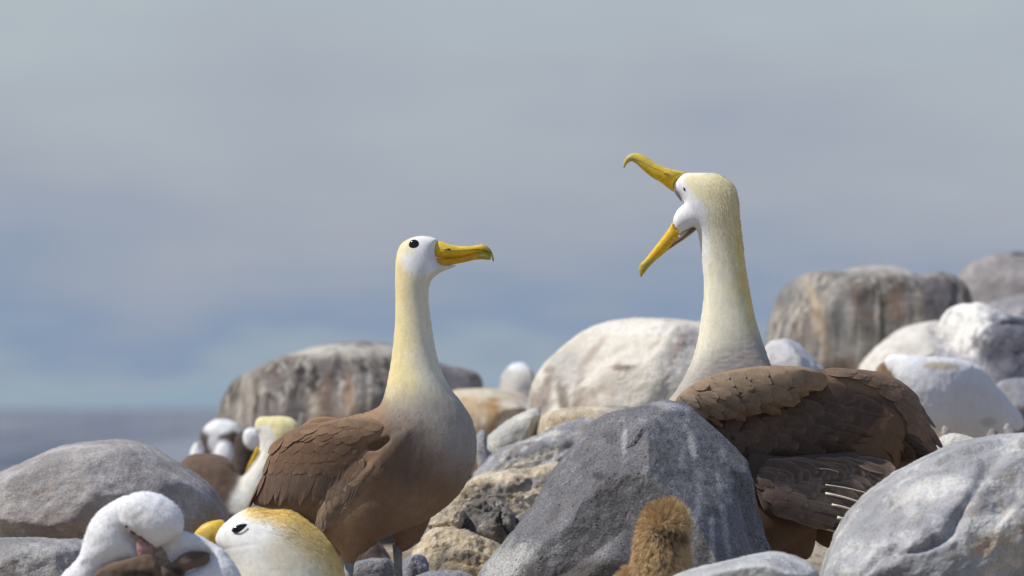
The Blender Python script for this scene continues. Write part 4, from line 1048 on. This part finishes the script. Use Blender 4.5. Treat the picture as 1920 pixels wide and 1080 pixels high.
mesh_feathers('tertial_feathers', [  # upper rows painted lit brown, lower rows painted as if in shade
    (1680, 842, 1700, 826, 2, 16, 30, 72, 24, (0.06, 0.044, 0.038), .8),
    (1690, 822, 1700, 812, 2, 34, 42, 66, 24, (0.07, 0.05, 0.042), .7),
    (1716, 828, 1722, 818, 2, 40, 48, 44, 20, (0.055, 0.04, 0.035), .9),
    (1730, 800, 1738, 790, 3, 52, 68, 58, 18, (0.15, 0.10, 0.072), .9),
    (1714, 752, 1732, 776, 3, 56, 64, 46, 18, (0.19, 0.125, 0.088), .5),
    (1704, 800, 1722, 790, 2, 50, 58, 72, 26, (0.17, 0.113, 0.08), .6),
    (1692, 790, 1714, 772, 2, 44, 58, 72, 36, (0.20, 0.135, 0.092), .5),
    (1688, 768, 1700, 756, 2, 40, 60, 46, 32, (0.21, 0.14, 0.095), .0),
    (1664, 742, 1700, 740, 3, 40, 60, 58, 32, (0.19, 0.127, 0.088), .1),
    (1632, 716, 1684, 720, 4, 28, 48, 60, 30, (0.20, 0.135, 0.092), .1),
    (1590, 703, 1650, 706, 4, 16, 32, 62, 26, (0.19, 0.127, 0.088), .1),
    (1530, 696, 1615, 700, 5, 6, 14, 66, 22, (0.19, 0.127, 0.088), .1),
], [tw2], D2, wing2, 'wing_feather', 13, lift=4.0)
# lower drooped wing with white quills
lw = [Vol([(1400, 850), (1460, 855), (1540, 850), (1600, 850), (1660, 885), (1700, 905), (1720, 935), (1700, 975), (1660, 1000), (1600, 1005), (1540, 985), (1480, 972), (1432, 960), (1415, 925), (1400, 890)],
          0.4, -76, cap=20, yfn=lambda x, z: (x - 1500) * 0.06)]
LV, LF, LX, LY = body(lw, D2, 3.0)
lwing = add_mesh('drooped_wing', LV, LF, 'albatross_plumage', alc, flat((0.11, 0.075, 0.055), len(LV)))
tl = bvh(LV, LF)
mesh_feathers('flight_feathers', [
    (1410, 872, 1600, 864, 10, 12, 18, 84, 36, (0.13, 0.088, 0.064), .1),
    (1404, 886, 1540, 876, 9, 16, 14, 60, 28, (0.15, 0.103, 0.077)),
    (1520, 918, 1552, 868, 5, 12, 30, 150, 44, (0.12, 0.088, 0.07), .4),
    (1510, 976, 1530, 905, 6, 20, 12, 175, 28, (0.14, 0.104, 0.082), .15),
    (1450, 962, 1524, 880, 8, 16, 10, 110, 30, (0.22, 0.165, 0.132), .1),  # this row and those below brightened in colour to look sunlit
    (1430, 955, 1474, 885, 8, 15, 10, 66, 28, (0.20, 0.145, 0.114)),
    (1410, 946, 1438, 882, 7, 15, 8, 48, 24, (0.22, 0.16, 0.124)),
    (1394, 930, 1418, 876, 6, 20, 10, 40, 22, (0.18, 0.13, 0.10)),
], [tl], D2, lwing, 'quill_feather', 15, lift=1.2, camber=0.02, tl_=0.4)
s2 = D2 / FPX
for (x0, y0, x1, y1, r) in [(1540, 907, 1640, 930, 1.0), (1540, 923, 1630, 950, 1.9), (1552, 944, 1618, 966, 1.9), (1562, 968, 1606, 984, 2.3), (1520, 984, 1590, 1004, 3.0), (1528, 878, 1565, 884, 0.8)]:
    pts = []
    for i in range(7):
        u = i / 6; x = x0 + (x1 - x0) * u; y = y0 + (y1 - y0) * u - 3 * math.sin(math.pi * u)
        h_ = cast([tl], x, y, D2); p = ppos(x, y, D2)
        p[1] = (h_[0].y if h_ else (pts[-1][1] if pts else p[1] - 70 * s2)) - 6 * s2 if (h_ or not pts) else pts[-1][1]
        pts.append(p)
    qv, qf = tube(pts, [1.3 * r * s2 * (1.0 - 0.35 * i / 6) for i in range(7)], 8)
    add_mesh('quill', qv, qf, 'quill', lwing)
# rear belly and tail under the wing tips
RV, RF, RX, RY = body([Vol([(1560, 830), (1640, 836), (1700, 850), (1745, 862), (1720, 885), (1690, 905), (1660, 940), (1620, 990), (1570, 1030), (1520, 1000), (1520, 900)], 0.5, 20)], D2, 3.0)
add_mesh('tail', RV, RF, 'albatross_plumage', alc, paint(RX, RY, (0.17, 0.105, 0.062), [(1690, 860, 60, 16, 10, (0.30, 0.2, 0.11), .5)], RV))
# head
def colU2(PX, PY, V):
    C = flat((0.84, 0.56, 0.03), len(PX)); n = fbm(V * 120, 3, 2)
    t_ = (PX - 1170) / 110; up = PY - (292 + t_ * 32)
    hl = 1 - sstep(2, 14, up); C = C * (1 - hl[:, None] * .45) + np.array((0.66, 0.54, 0.16)) * hl[:, None] * .45
    g = 1 - sstep(1182, 1200, PX); C = C * (1 - g[:, None] * .75) + np.array((0.46, 0.40, 0.14)) * g[:, None] * .75
    tp = sstep(306, 318, PY) * (1 - sstep(1174, 1180, PX)); C = C * (1 - tp[:, None]) + np.array((0.16, 0.12, 0.07)) * tp[:, None]
    seam = (1 - sstep(0.4, 1.8, np.abs(PY - np.interp(PX, [1185, 1200, 1225, 1250], [297, 302, 315, 326])))) * (1 - sstep(1246, 1252, PX)) * sstep(1180, 1188, PX)
    return C * (1 - seam[:, None] * .4)
ub2, UVv, UFv = bill([(1169.5, 319), (1168.5, 308), (1171.5, 298), (1178, 290), (1187, 286), (1198, 287), (1210, 292), (1225, 302), (1240, 310), (1258, 316), (1275, 320), (1288, 323),
      (1282, 329), (1271, 337), (1265, 346), (1265, 354), (1268, 360), (1260, 358), (1250, 350), (1238, 341), (1224, 333), (1209, 321), (1196, 309), (1186, 302), (1178, 305), (1173, 312)], D2, alc, 'upper_bill', 0.9, colU2)
hit = cast([bvh(UVv, UFv)], 1250, 326, D2)
if hit:
    nv, nf = ellipsoid(np.array(hit[0]), (6 * s2, 2.2 * s2, 2.4 * s2), 3, rot=-0.45)
    add_mesh('nostril', nv, nf, 'bill_horn', ub2, flat((0.55, 0.40, 0.08), len(nv)))
    nv, nf = ellipsoid(np.array(hit[0]) + np.array([-3 * s2, -1.4 * s2, 0.6 * s2]), (2.4 * s2, 1.2 * s2, 1.0 * s2), 2)
    add_mesh('nostril_opening', nv, nf, 'bill_horn', ub2, flat((0.05, 0.03, 0.02), len(nv)))
def colL2(PX, PY, V):
    C = flat((0.78, 0.46, 0.025), len(PX)); g = sstep(480, 492, PY)
    C = C * (1 - g[:, None] * .8) + np.array((0.44, 0.38, 0.08)) * g[:, None] * .8
    return C
bill([(1262, 414), (1254, 428), (1243, 443), (1226, 465), (1210, 485), (1200, 495), (1197, 505), (1199, 514), (1202, 521), (1208, 513), (1218, 500), (1232, 486), (1250, 470), (1264, 453),
      (1275, 438), (1268, 430), (1264, 422)], D2, alc, 'lower_bill', 0.7, colL2, y0=-6)
bill([(1308, 429), (1292, 443), (1270, 458), (1250, 472), (1232, 487), (1226, 489), (1236, 479), (1252, 466), (1272, 451), (1290, 436), (1304, 426)], D2, alc, 'lower_bill', 0.9, colL2, y0=12)
mo = body([Vol([(1274, 437), (1290, 428), (1302, 424), (1307, 427), (1296, 437), (1272, 455), (1250, 470), (1244, 471), (1260, 456)], 0.35, 4)], D2, 1.3, 1)
add_mesh('mouth_lining', mo[0], mo[1], 'skin', alc, paint(mo[2], mo[3], (0.60, 0.55, 0.50), [(1298, 431, 14, 5, -36, (0.16, 0.14, 0.15), 1), (1275, 450, 40, 2.5, -38, (0.14, 0.12, 0.12), 1)], mo[0], edge=0.1))
mo = body([Vol([(1264, 355), (1270, 360), (1277, 370), (1280, 381), (1276, 377), (1270, 369), (1265, 362)], 0.8, -10)], D2, 1.0, 1)
add_mesh('mouth_lining', mo[0], mo[1], 'skin', alc, flat((0.22, 0.20, 0.23), len(mo[0])))
hit = cast([tb2], 1283, 356, D2)
ev, ef = ellipsoid(np.array(hit[0]) + np.array([0, 1.2 * s2, 0]), (2.2 * s2, 3 * s2, 4.6 * s2), 3, rot=0.5)
add_mesh('eye', ev, ef, 'eye_black', alc, label='eye half hidden in the face feathers')

# ------------------------------------------------------------------ the resting albatross in the foreground
D3 = 9.85
b3 = ppos(560, 1180, D3); b3[2] = gz(b3[0], b3[1])
als = thing('albatross', 'dozing albatross at the bottom left, only its golden-crowned head with slit eye in view', 'albatross', b3, 'albatrosses in the colony')
V, F, PX, PY = body([
    Vol([(405, 1002), (412, 990), (428, 975), (447, 961), (470, 952.5), (490, 954), (510, 957), (530, 956), (552, 961), (580, 980), (606, 1003), (625, 1029), (639, 1058), (648, 1090), (650, 1130),
         (650, 1190), (640, 1250), (500, 1260), (440, 1230), (452, 1160), (448, 1110), (436, 1060), (420, 1035), (408, 1022), (402, 1012)], 0.95),
    Vol([(420, 1120), (520, 1100), (640, 1120), (760, 1150), (860, 1190), (870, 1235), (700, 1255), (480, 1260), (410, 1220)], 0.9, 10, k=30)], D3, 3.0)
n = fbm(V * 24, 4, 21); n2 = fbm(V * 70, 3, 22)
C = flat((0.80, 0.79, 0.76), len(PX))
top = np.interp(PX, [400, 440, 470, 510, 550, 590, 620, 645], [990, 958, 953, 957, 963, 995, 1034, 1090])
dd = PY - top + n * 10 + n2 * 5
g = (1 - sstep(4, np.interp(PX, [430, 460, 520, 560, 640], [10, 26, 42, 80, 120]), dd)) * sstep(436, 480, PX + (PY - 950) * .1)
C = C * (1 - g[:, None]) + np.array((0.88, 0.67, 0.25)) * g[:, None]
g2 = 1 - sstep(0.4, 1.2, np.sqrt(((PX - 560) / 70) ** 2 + ((PY - 1030) / 50) ** 2) + n * .2)
C = C * (1 - g2[:, None] * .6) + np.array((0.66, 0.55, 0.30)) * g2[:, None] * .5
g3 = sstep(1020, 1090, PY) * .5
C = C * (1 - g3[:, None]) + np.array((0.74, 0.70, 0.55)) * g3[:, None]
br_ = sstep(1120, 1170, PY)
C = C * (1 - br_[:, None]) + np.array(BR) * br_[:, None]
# crease of the mouth line
cr_y = np.interp(PX, [415, 440, 480, 500], [1030, 1025, 1019, 1016]); crs = np.exp(-((PY - cr_y) / 2.5) ** 2) * (1 - sstep(470, 500, PX))
Nn = vnormals(V, F); V = V - Nn * (crs * 0.7 * D3 / FPX)[:, None]
V = V + Nn * (fbm(np.stack([V[:, 0] * 40, V[:, 1] * 40, V[:, 2] * 90], -1), 3, 12) * 0.0005)[:, None]
add_mesh('body', V, F, 'albatross_plumage', als, C)
t3 = bvh(V, F)
def dir3(P):
    px = P[:, 0] / (D3 / FPX) + 960; py = 765 - (P[:, 2] - EYE) / (D3 / FPX)
    a = np.interp(px, [400, 480, 550, 600, 640], [0.3, 0.0, -0.4, -0.9, -1.3]); d = np.zeros_like(P)
    d[:, 0] = np.cos(a); d[:, 2] = np.sin(a); return d
def m3(c): return ((765 - (c[:, 2] - EYE) / (D3 / FPX)) < 1130).astype(float) * sstep(470, 560, c[:, 0] / (D3 / FPX) + 960 - np.clip((765 - (c[:, 2] - EYE) / (D3 / FPX)) - 985, -35, 60) * 1.6)
SV, SF, SC = strands(V, F, C, 13000, 11, 0.5, dir3, D3, seed=6, lift=0.03, jit=0.12, seg=3, cvar=0.03, mask=m3)
add_mesh('plumage', SV, SF, 'down', als, SC)
def colB3(PX, PY, V): return paint(PX, PY, (0.72, 0.47, 0.07), [(375, 1015, 30, 12, -40, (0.74, 0.55, 0.16), .7), (402, 1012, 8, 16, -20, (0.45, 0.25, 0.05), .5)], V)
bill([(418, 975), (400, 976), (382, 982), (370, 992), (362, 1004), (366, 1012), (382, 1022), (398, 1028), (410, 1030), (416, 1010), (424, 990)], D3, als, 'bill', 0.9, colB3, y0=8)
hit = cast([t3], 454, 989, D3); s3 = D3 / FPX
ev, ef = ellipsoid(np.array(hit[0]) + np.array([0, 0.8 * s3, 0]), (17 * s3, 4.5 * s3, 7.4 * s3), 4, rot=0.30)
eye3 = add_mesh('eye', ev, ef, 'eye_black', als, label='nearly closed dark eye')
pts = []
for i in range(9):
    u = i / 8; x = 443 + 26 * u; y = 998 - 10 * u + 4.5 * math.sin(math.pi * u); h_ = cast([t3], x, y, D3); p = np.array(h_[0]); p[1] -= 1.8 * s3; pts.append(p)
qv, qf = tube(pts, [0.8 * s3] * 9, 8); add_mesh('eyelid', qv, qf, 'skin', eye3, flat((0.07, 0.07, 0.08), len(qv)))

# ------------------------------------------------------------------ background albatross
D4 = 12.9
b4 = ppos(430, 1030, D4); b4[2] = gz(b4[0], b4[1])
alf = thing('albatross', 'blurred albatross behind the standing one with yellow crown and bill tucked to its pale neck', 'albatross', b4, 'albatrosses in the colony')
V, F, PX, PY = body([
    Vol([(478, 806), (478, 790), (488, 782), (505, 781), (540, 781), (556, 792), (568, 812), (560, 838), (545, 860), (530, 890), (515, 930), (510, 990), (480, 1030), (420, 1030), (405, 990), (418, 945),
         (442, 908), (466, 880), (482, 856), (487, 838), (486, 815)], 0.95),
    Vol([(325, 900), (336, 866), (360, 853), (400, 851), (430, 862), (450, 890), (500, 930), (520, 985), (480, 1040), (380, 1045), (330, 1010)], 0.85, 14, k=10)], D4, 3.0)
n = fbm(V * 22, 3, 31)
C = flat((0.76, 0.74, 0.67), len(PX))
cr_ = np.maximum((1 - sstep(788, 802, PY + n * 8 - sstep(500, 545, PX) * 60)), sstep(505, 535, PX) * (1 - sstep(840, 880, PY)) * .8)
C = C * (1 - cr_[:, None]) + np.array((0.74, 0.65, 0.34)) * cr_[:, None]
bb = np.clip((1 - sstep(-12, 14, (PX - np.interp(PY, [840, 880, 900, 950, 1000], [440, 462, 450, 425, 470])) + n * 6)) * sstep(838, 850, PY) + sstep(945, 990, PY) * .8, 0, 1)
C = C * (1 - bb[:, None]) + np.array((0.145, 0.095, 0.068)) * bb[:, None]
V = V + vnormals(V, F) * (fbm(V * 16, 3, 33) * 0.006)[:, None]
C = C * (1 + 0.25 * fbm(V * 14, 4, 34))[:, None]
add_mesh('body', V, F, 'albatross_plumage', alf, C)
bill([(485, 836), (488, 846), (482, 860), (472, 873), (464, 886), (461, 884), (466, 870), (474, 854), (480, 840)], D4, alf, 'bill', 0.8, lambda a, b, c: flat((0.62, 0.40, 0.03), len(a)), y0=-14)

# ------------------------------------------------------------------ boobies
def booby(label, D, vols, base, blobs, bx, by, parts, strand=0, seed=1, step=3.0):
    b = ppos(bx, by, D); b[2] = gz(b[0], b[1])
    t = thing('booby', label, 'seabird', b, 'white boobies in the colony')
    V, F, PX, PY = body(vols, D, step)
    C = paint(PX, PY, base, blobs, V, seed, edge=0.22, nf=26)
    V = V + vnormals(V, F) * (fbm(V * 28, 4, seed) * 0.0028 + fbm(V * 11, 3, seed + 7) * 0.005)[:, None]
    add_mesh('body', V, F, 'white_plumage', t, C)
    tr = [bvh(V, F)]
    if strand:
        def dr(P):
            d = np.zeros_like(P); d[:, 2] = -0.8; d[:, 0] = 0.5; return d
        SV, SF, SC = strands(V, F, C, strand, 8, 0.9, dr, D, seed=seed, lift=0.06, jit=0.2, seg=2, cvar=0.05)
        add_mesh('plumage', SV, SF, 'down', t, SC)
    for (nm, vv, c, mt, bl) in parts:
        V2, F2, X2, Y2 = body(vv, D, step * .8)
        V2 = V2 + vnormals(V2, F2) * (fbm(V2 * 40, 3, seed + 3) * 0.0040)[:, None]
        add_mesh(nm, V2, F2, mt, t, paint(X2, Y2, c, bl, V2, seed, edge=.2)); tr.append(bvh(V2, F2))
    return t, tr
DBR = (0.10, 0.065, 0.045)
D5 = 9.3
t5, tr5 = booby('white booby preening at the bottom left, head bent onto its back', D5, [
    Vol([(95, 1110), (115, 1080), (138, 1056), (150, 1040), (156, 1008), (170, 978), (196, 948), (232, 930), (250, 932), (262, 960), (250, 985), (240, 1000), (252, 1020), (270, 1038), (258, 1050),
         (235, 1048), (215, 1058), (190, 1075), (175, 1120), (120, 1180), (90, 1170)], 0.9, 10),
    Vol([(236, 985), (228, 960), (232, 940), (248, 926), (270, 921), (298, 924), (322, 938), (340, 958), (347, 978), (344, 998), (330, 1008), (300, 1024), (285, 1018), (262, 1002)], 0.95, -18, k=6),
    Vol([(298, 1012), (312, 1000), (335, 994), (360, 998), (385, 1008), (410, 1024), (430, 1046), (446, 1072), (456, 1100), (460, 1170), (300, 1190), (180, 1180), (200, 1090), (300, 1092), (360, 1068),
         (396, 1042), (380, 1034), (350, 1040), (330, 1058), (318, 1052), (312, 1038)], 0.8, 12, k=5),
    Vol([(150, 1120), (220, 1080), (300, 1085), (400, 1090), (470, 1130), (480, 1190), (300, 1240), (140, 1200)], 0.8, 30, k=20)],
    (0.80, 0.80, 0.82), [(160, 1052, 10, 5, -30, (0.3, 0.3, 0.3), .7), (300, 1130, 130, 36, 0, DBR, .9)], 280, 1180,
    [('wing', [Vol([(176, 1100), (180, 1074), (205, 1058), (235, 1048), (262, 1042), (285, 1038), (300, 1060), (296, 1110), (180, 1130)], 0.35, -26)], (0.155, 0.105, 0.075), 'white_plumage',
      [(262, 1078, 34, 12, 0, (0.02, 0.016, 0.014), .9), (210, 1075, 24, 8, -20, (0.10, 0.07, 0.05), .8)]),  # near-black spot paints the shaded gap beside this wing
     ('wing', [Vol([(290, 1100), (300, 1064), (318, 1058), (340, 1040), (368, 1030), (392, 1034), (396, 1050), (380, 1062), (352, 1070), (345, 1100), (300, 1120)], 0.35, -22)], (0.165, 0.115, 0.085), 'white_plumage',
      [(350, 1048, 12, 7, -20, (0.40, 0.31, 0.24), .8), (330, 1075, 20, 14, -20, (0.03, 0.025, 0.02), .9), (370, 1040, 22, 7, -10, (0.09, 0.06, 0.045), .8)]),  # darkest spot paints the shade between the wing parts
     ('throat_skin', [Vol([(255, 1010), (268, 1006), (284, 1020), (288, 1038), (270, 1050), (258, 1040)], 0.5, -10)], (0.42, 0.25, 0.23), 'skin', [])],
    strand=9000, seed=51)
sh5 = D5 / FPX
pts = []
for i in range(8):
    u = i / 7; x = 248 + 44 * u; y = 994 + 30 * u; h_ = cast(tr5, x, y, D5)
    p = ppos(x, y, D5); p[1] = (h_[0].y if h_ else p[1]) - 2.2 * sh5; pts.append(p)
qv, qf = tube(pts, [2.2 * sh5, 2.8 * sh5, 3 * sh5, 3 * sh5, 2.8 * sh5, 2.4 * sh5, 2 * sh5, 1.2 * sh5], 8)
add_mesh('bill', qv, qf, 'bill_horn', t5, flat((0.06, 0.055, 0.07), len(qv)))
h_ = cast(tr5, 241, 985, D5)
if h_:
    ev, ef = ellipsoid(np.array(h_[0]) + np.array([0, sh5, 0]), (4.5 * sh5, 3 * sh5, 3.6 * sh5), 3); add_mesh('eye', ev, ef, 'eye_black', t5)

D6 = 12.6
t6, tr6 = booby('big white booby at the right edge with one brown wing corner', D6, [
    Vol([(1684, 760), (1676, 715), (1660, 690), (1658, 674), (1674, 662), (1700, 664), (1725, 667), (1760, 669), (1800, 673), (1830, 680), (1852, 694), (1878, 720), (1905, 748), (1935, 780), (1935, 805), (1880, 816),
         (1835, 826), (1795, 822), (1765, 810), (1720, 830), (1690, 800)], 0.7, yfn=lambda x, z: np.clip(x - 1670, 0, 400) ** 2 * 0.0022)],
    (0.66, 0.65, 0.67), [(1695, 684, 46, 24, 20, (0.86, 0.86, 0.86), 1), (1762, 686, 40, 8, 4, (0.50, 0.40, 0.27), .8), (1830, 770, 70, 60, 30, (0.55, 0.54, 0.54), .5), (1860, 792, 20, 10, 0, (0.3, 0.3, 0.27), .5)],  # sunlit upper left and shaded lower right are painted into the plumage
    1780, 870, [
    ('wing', [Vol([(1626, 740), (1638, 702), (1650, 682), (1662, 678), (1690, 690), (1720, 716), (1710, 750), (1640, 760)], 0.5, 4)], (0.26, 0.165, 0.095), 'white_plumage', [])], seed=52, strand=0)

D7 = 14.4
t7, tr7 = booby('small blurred booby preening by the sea, white back arched between dark wings', D7, [
    Vol([(372, 832), (378, 808), (396, 790), (416, 785), (438, 790), (456, 803), (466, 820), (470, 870), (440, 930), (370, 930), (356, 880), (358, 852), (362, 838)], 0.8),
    Vol([(402, 862), (406, 838), (418, 828), (434, 828), (442, 842), (444, 880), (420, 880)], 0.9, -30),
    Vol([(356, 872), (358, 850), (364, 832), (374, 826), (382, 840), (384, 872)], 0.9, -24)],
    (0.07, 0.052, 0.044), [(414, 800, 34, 15, -6, (0.84, 0.84, 0.85), 1), (448, 806, 14, 6, 24, (0.6, 0.58, 0.55), .9), (422, 850, 22, 26, 0, (0.82, 0.82, 0.83), 1), (368, 850, 15, 24, 8, (0.84, 0.84, 0.84), 1), (402, 822, 10, 22, 14, (0.6, 0.6, 0.62), .8)], 410, 950, [], seed=53)
t8, tr8 = booby('small blurred booby with white rounded head and blackish back, left of the pale neck', 14.0, [
    Vol([(438, 840), (442, 818), (452, 808), (466, 806), (480, 812), (486, 830), (484, 870), (478, 930), (446, 930), (438, 880)], 0.9)],
    (0.065, 0.045, 0.038), [], 465, 960, [
    ('head', [Vol([(455, 822), (459, 808), (470, 802), (482, 804), (488, 815), (487, 830), (478, 842), (468, 846), (460, 836)], 1.0, -14)], (0.80, 0.80, 0.82), 'white_plumage', [])], seed=54)

# ------------------------------------------------------------------ the downy chick
D9 = 9.5
b9 = ppos(1235, 1180, D9); b9[2] = gz(b9[0], b9[1])
ck = thing('chick', 'fluffy brown albatross chick seen from behind in front of the pointed boulder', 'chick', b9)
V, F, PX, PY = body([
    Vol([(1246, 948), (1262, 948), (1274, 962), (1282, 990), (1278, 1015), (1281, 1045), (1280, 1085), (1270, 1120), (1200, 1120), (1194, 1080), (1198, 1040), (1204, 1012), (1208, 985), (1220, 960)], 0.95, -6),
    Vol([(1162, 1092), (1186, 1072), (1215, 1070), (1250, 1075), (1290, 1090), (1320, 1130), (1330, 1170), (1300, 1215), (1200, 1220), (1150, 1190), (1150, 1130)], 0.9, 12, k=12)], D9, 2.5)
nn = fbm(V * 30, 3, 61)
C = paint(PX, PY, (0.72, 0.53, 0.30), [(1256, 1004, 26, 14, 10, (0.22, 0.14, 0.08), .9), (1250, 1035, 16, 30, 0, (0.40, 0.26, 0.13), .5), (1240, 955, 40, 20, 0, (0.54, 0.38, 0.19), .6)], V, 61)
add_mesh('body', V, F, 'down', ck, C * 0.45)  # body colour darkened so gaps between tufts read as shade
def dir9(P):
    s = D9 / FPX; px = P[:, 0] / s + 960; py = 765 - (P[:, 2] - EYE) / s
    d = np.zeros_like(P); r = np.hypot(px - 1250, py - 1002) + 1
    near = np.exp(-(r / 38) ** 2)
    d[:, 0] = (px - 1245) / 60 * (1 - near); d[:, 2] = np.interp(py, [960, 1020], [0.6, -0.8]); d[:, 1] = -0.45
    return d
SV, SF, SC = strands(V, F, C, 52000, 22, 0.95, dir9, D9, seed=9, lift=0.55, jit=0.4, seg=3, curl=0.35, clump=3000, cstr=0.5, cvar=0.3)
add_mesh('down_tufts', SV, SF, 'down', ck, SC)
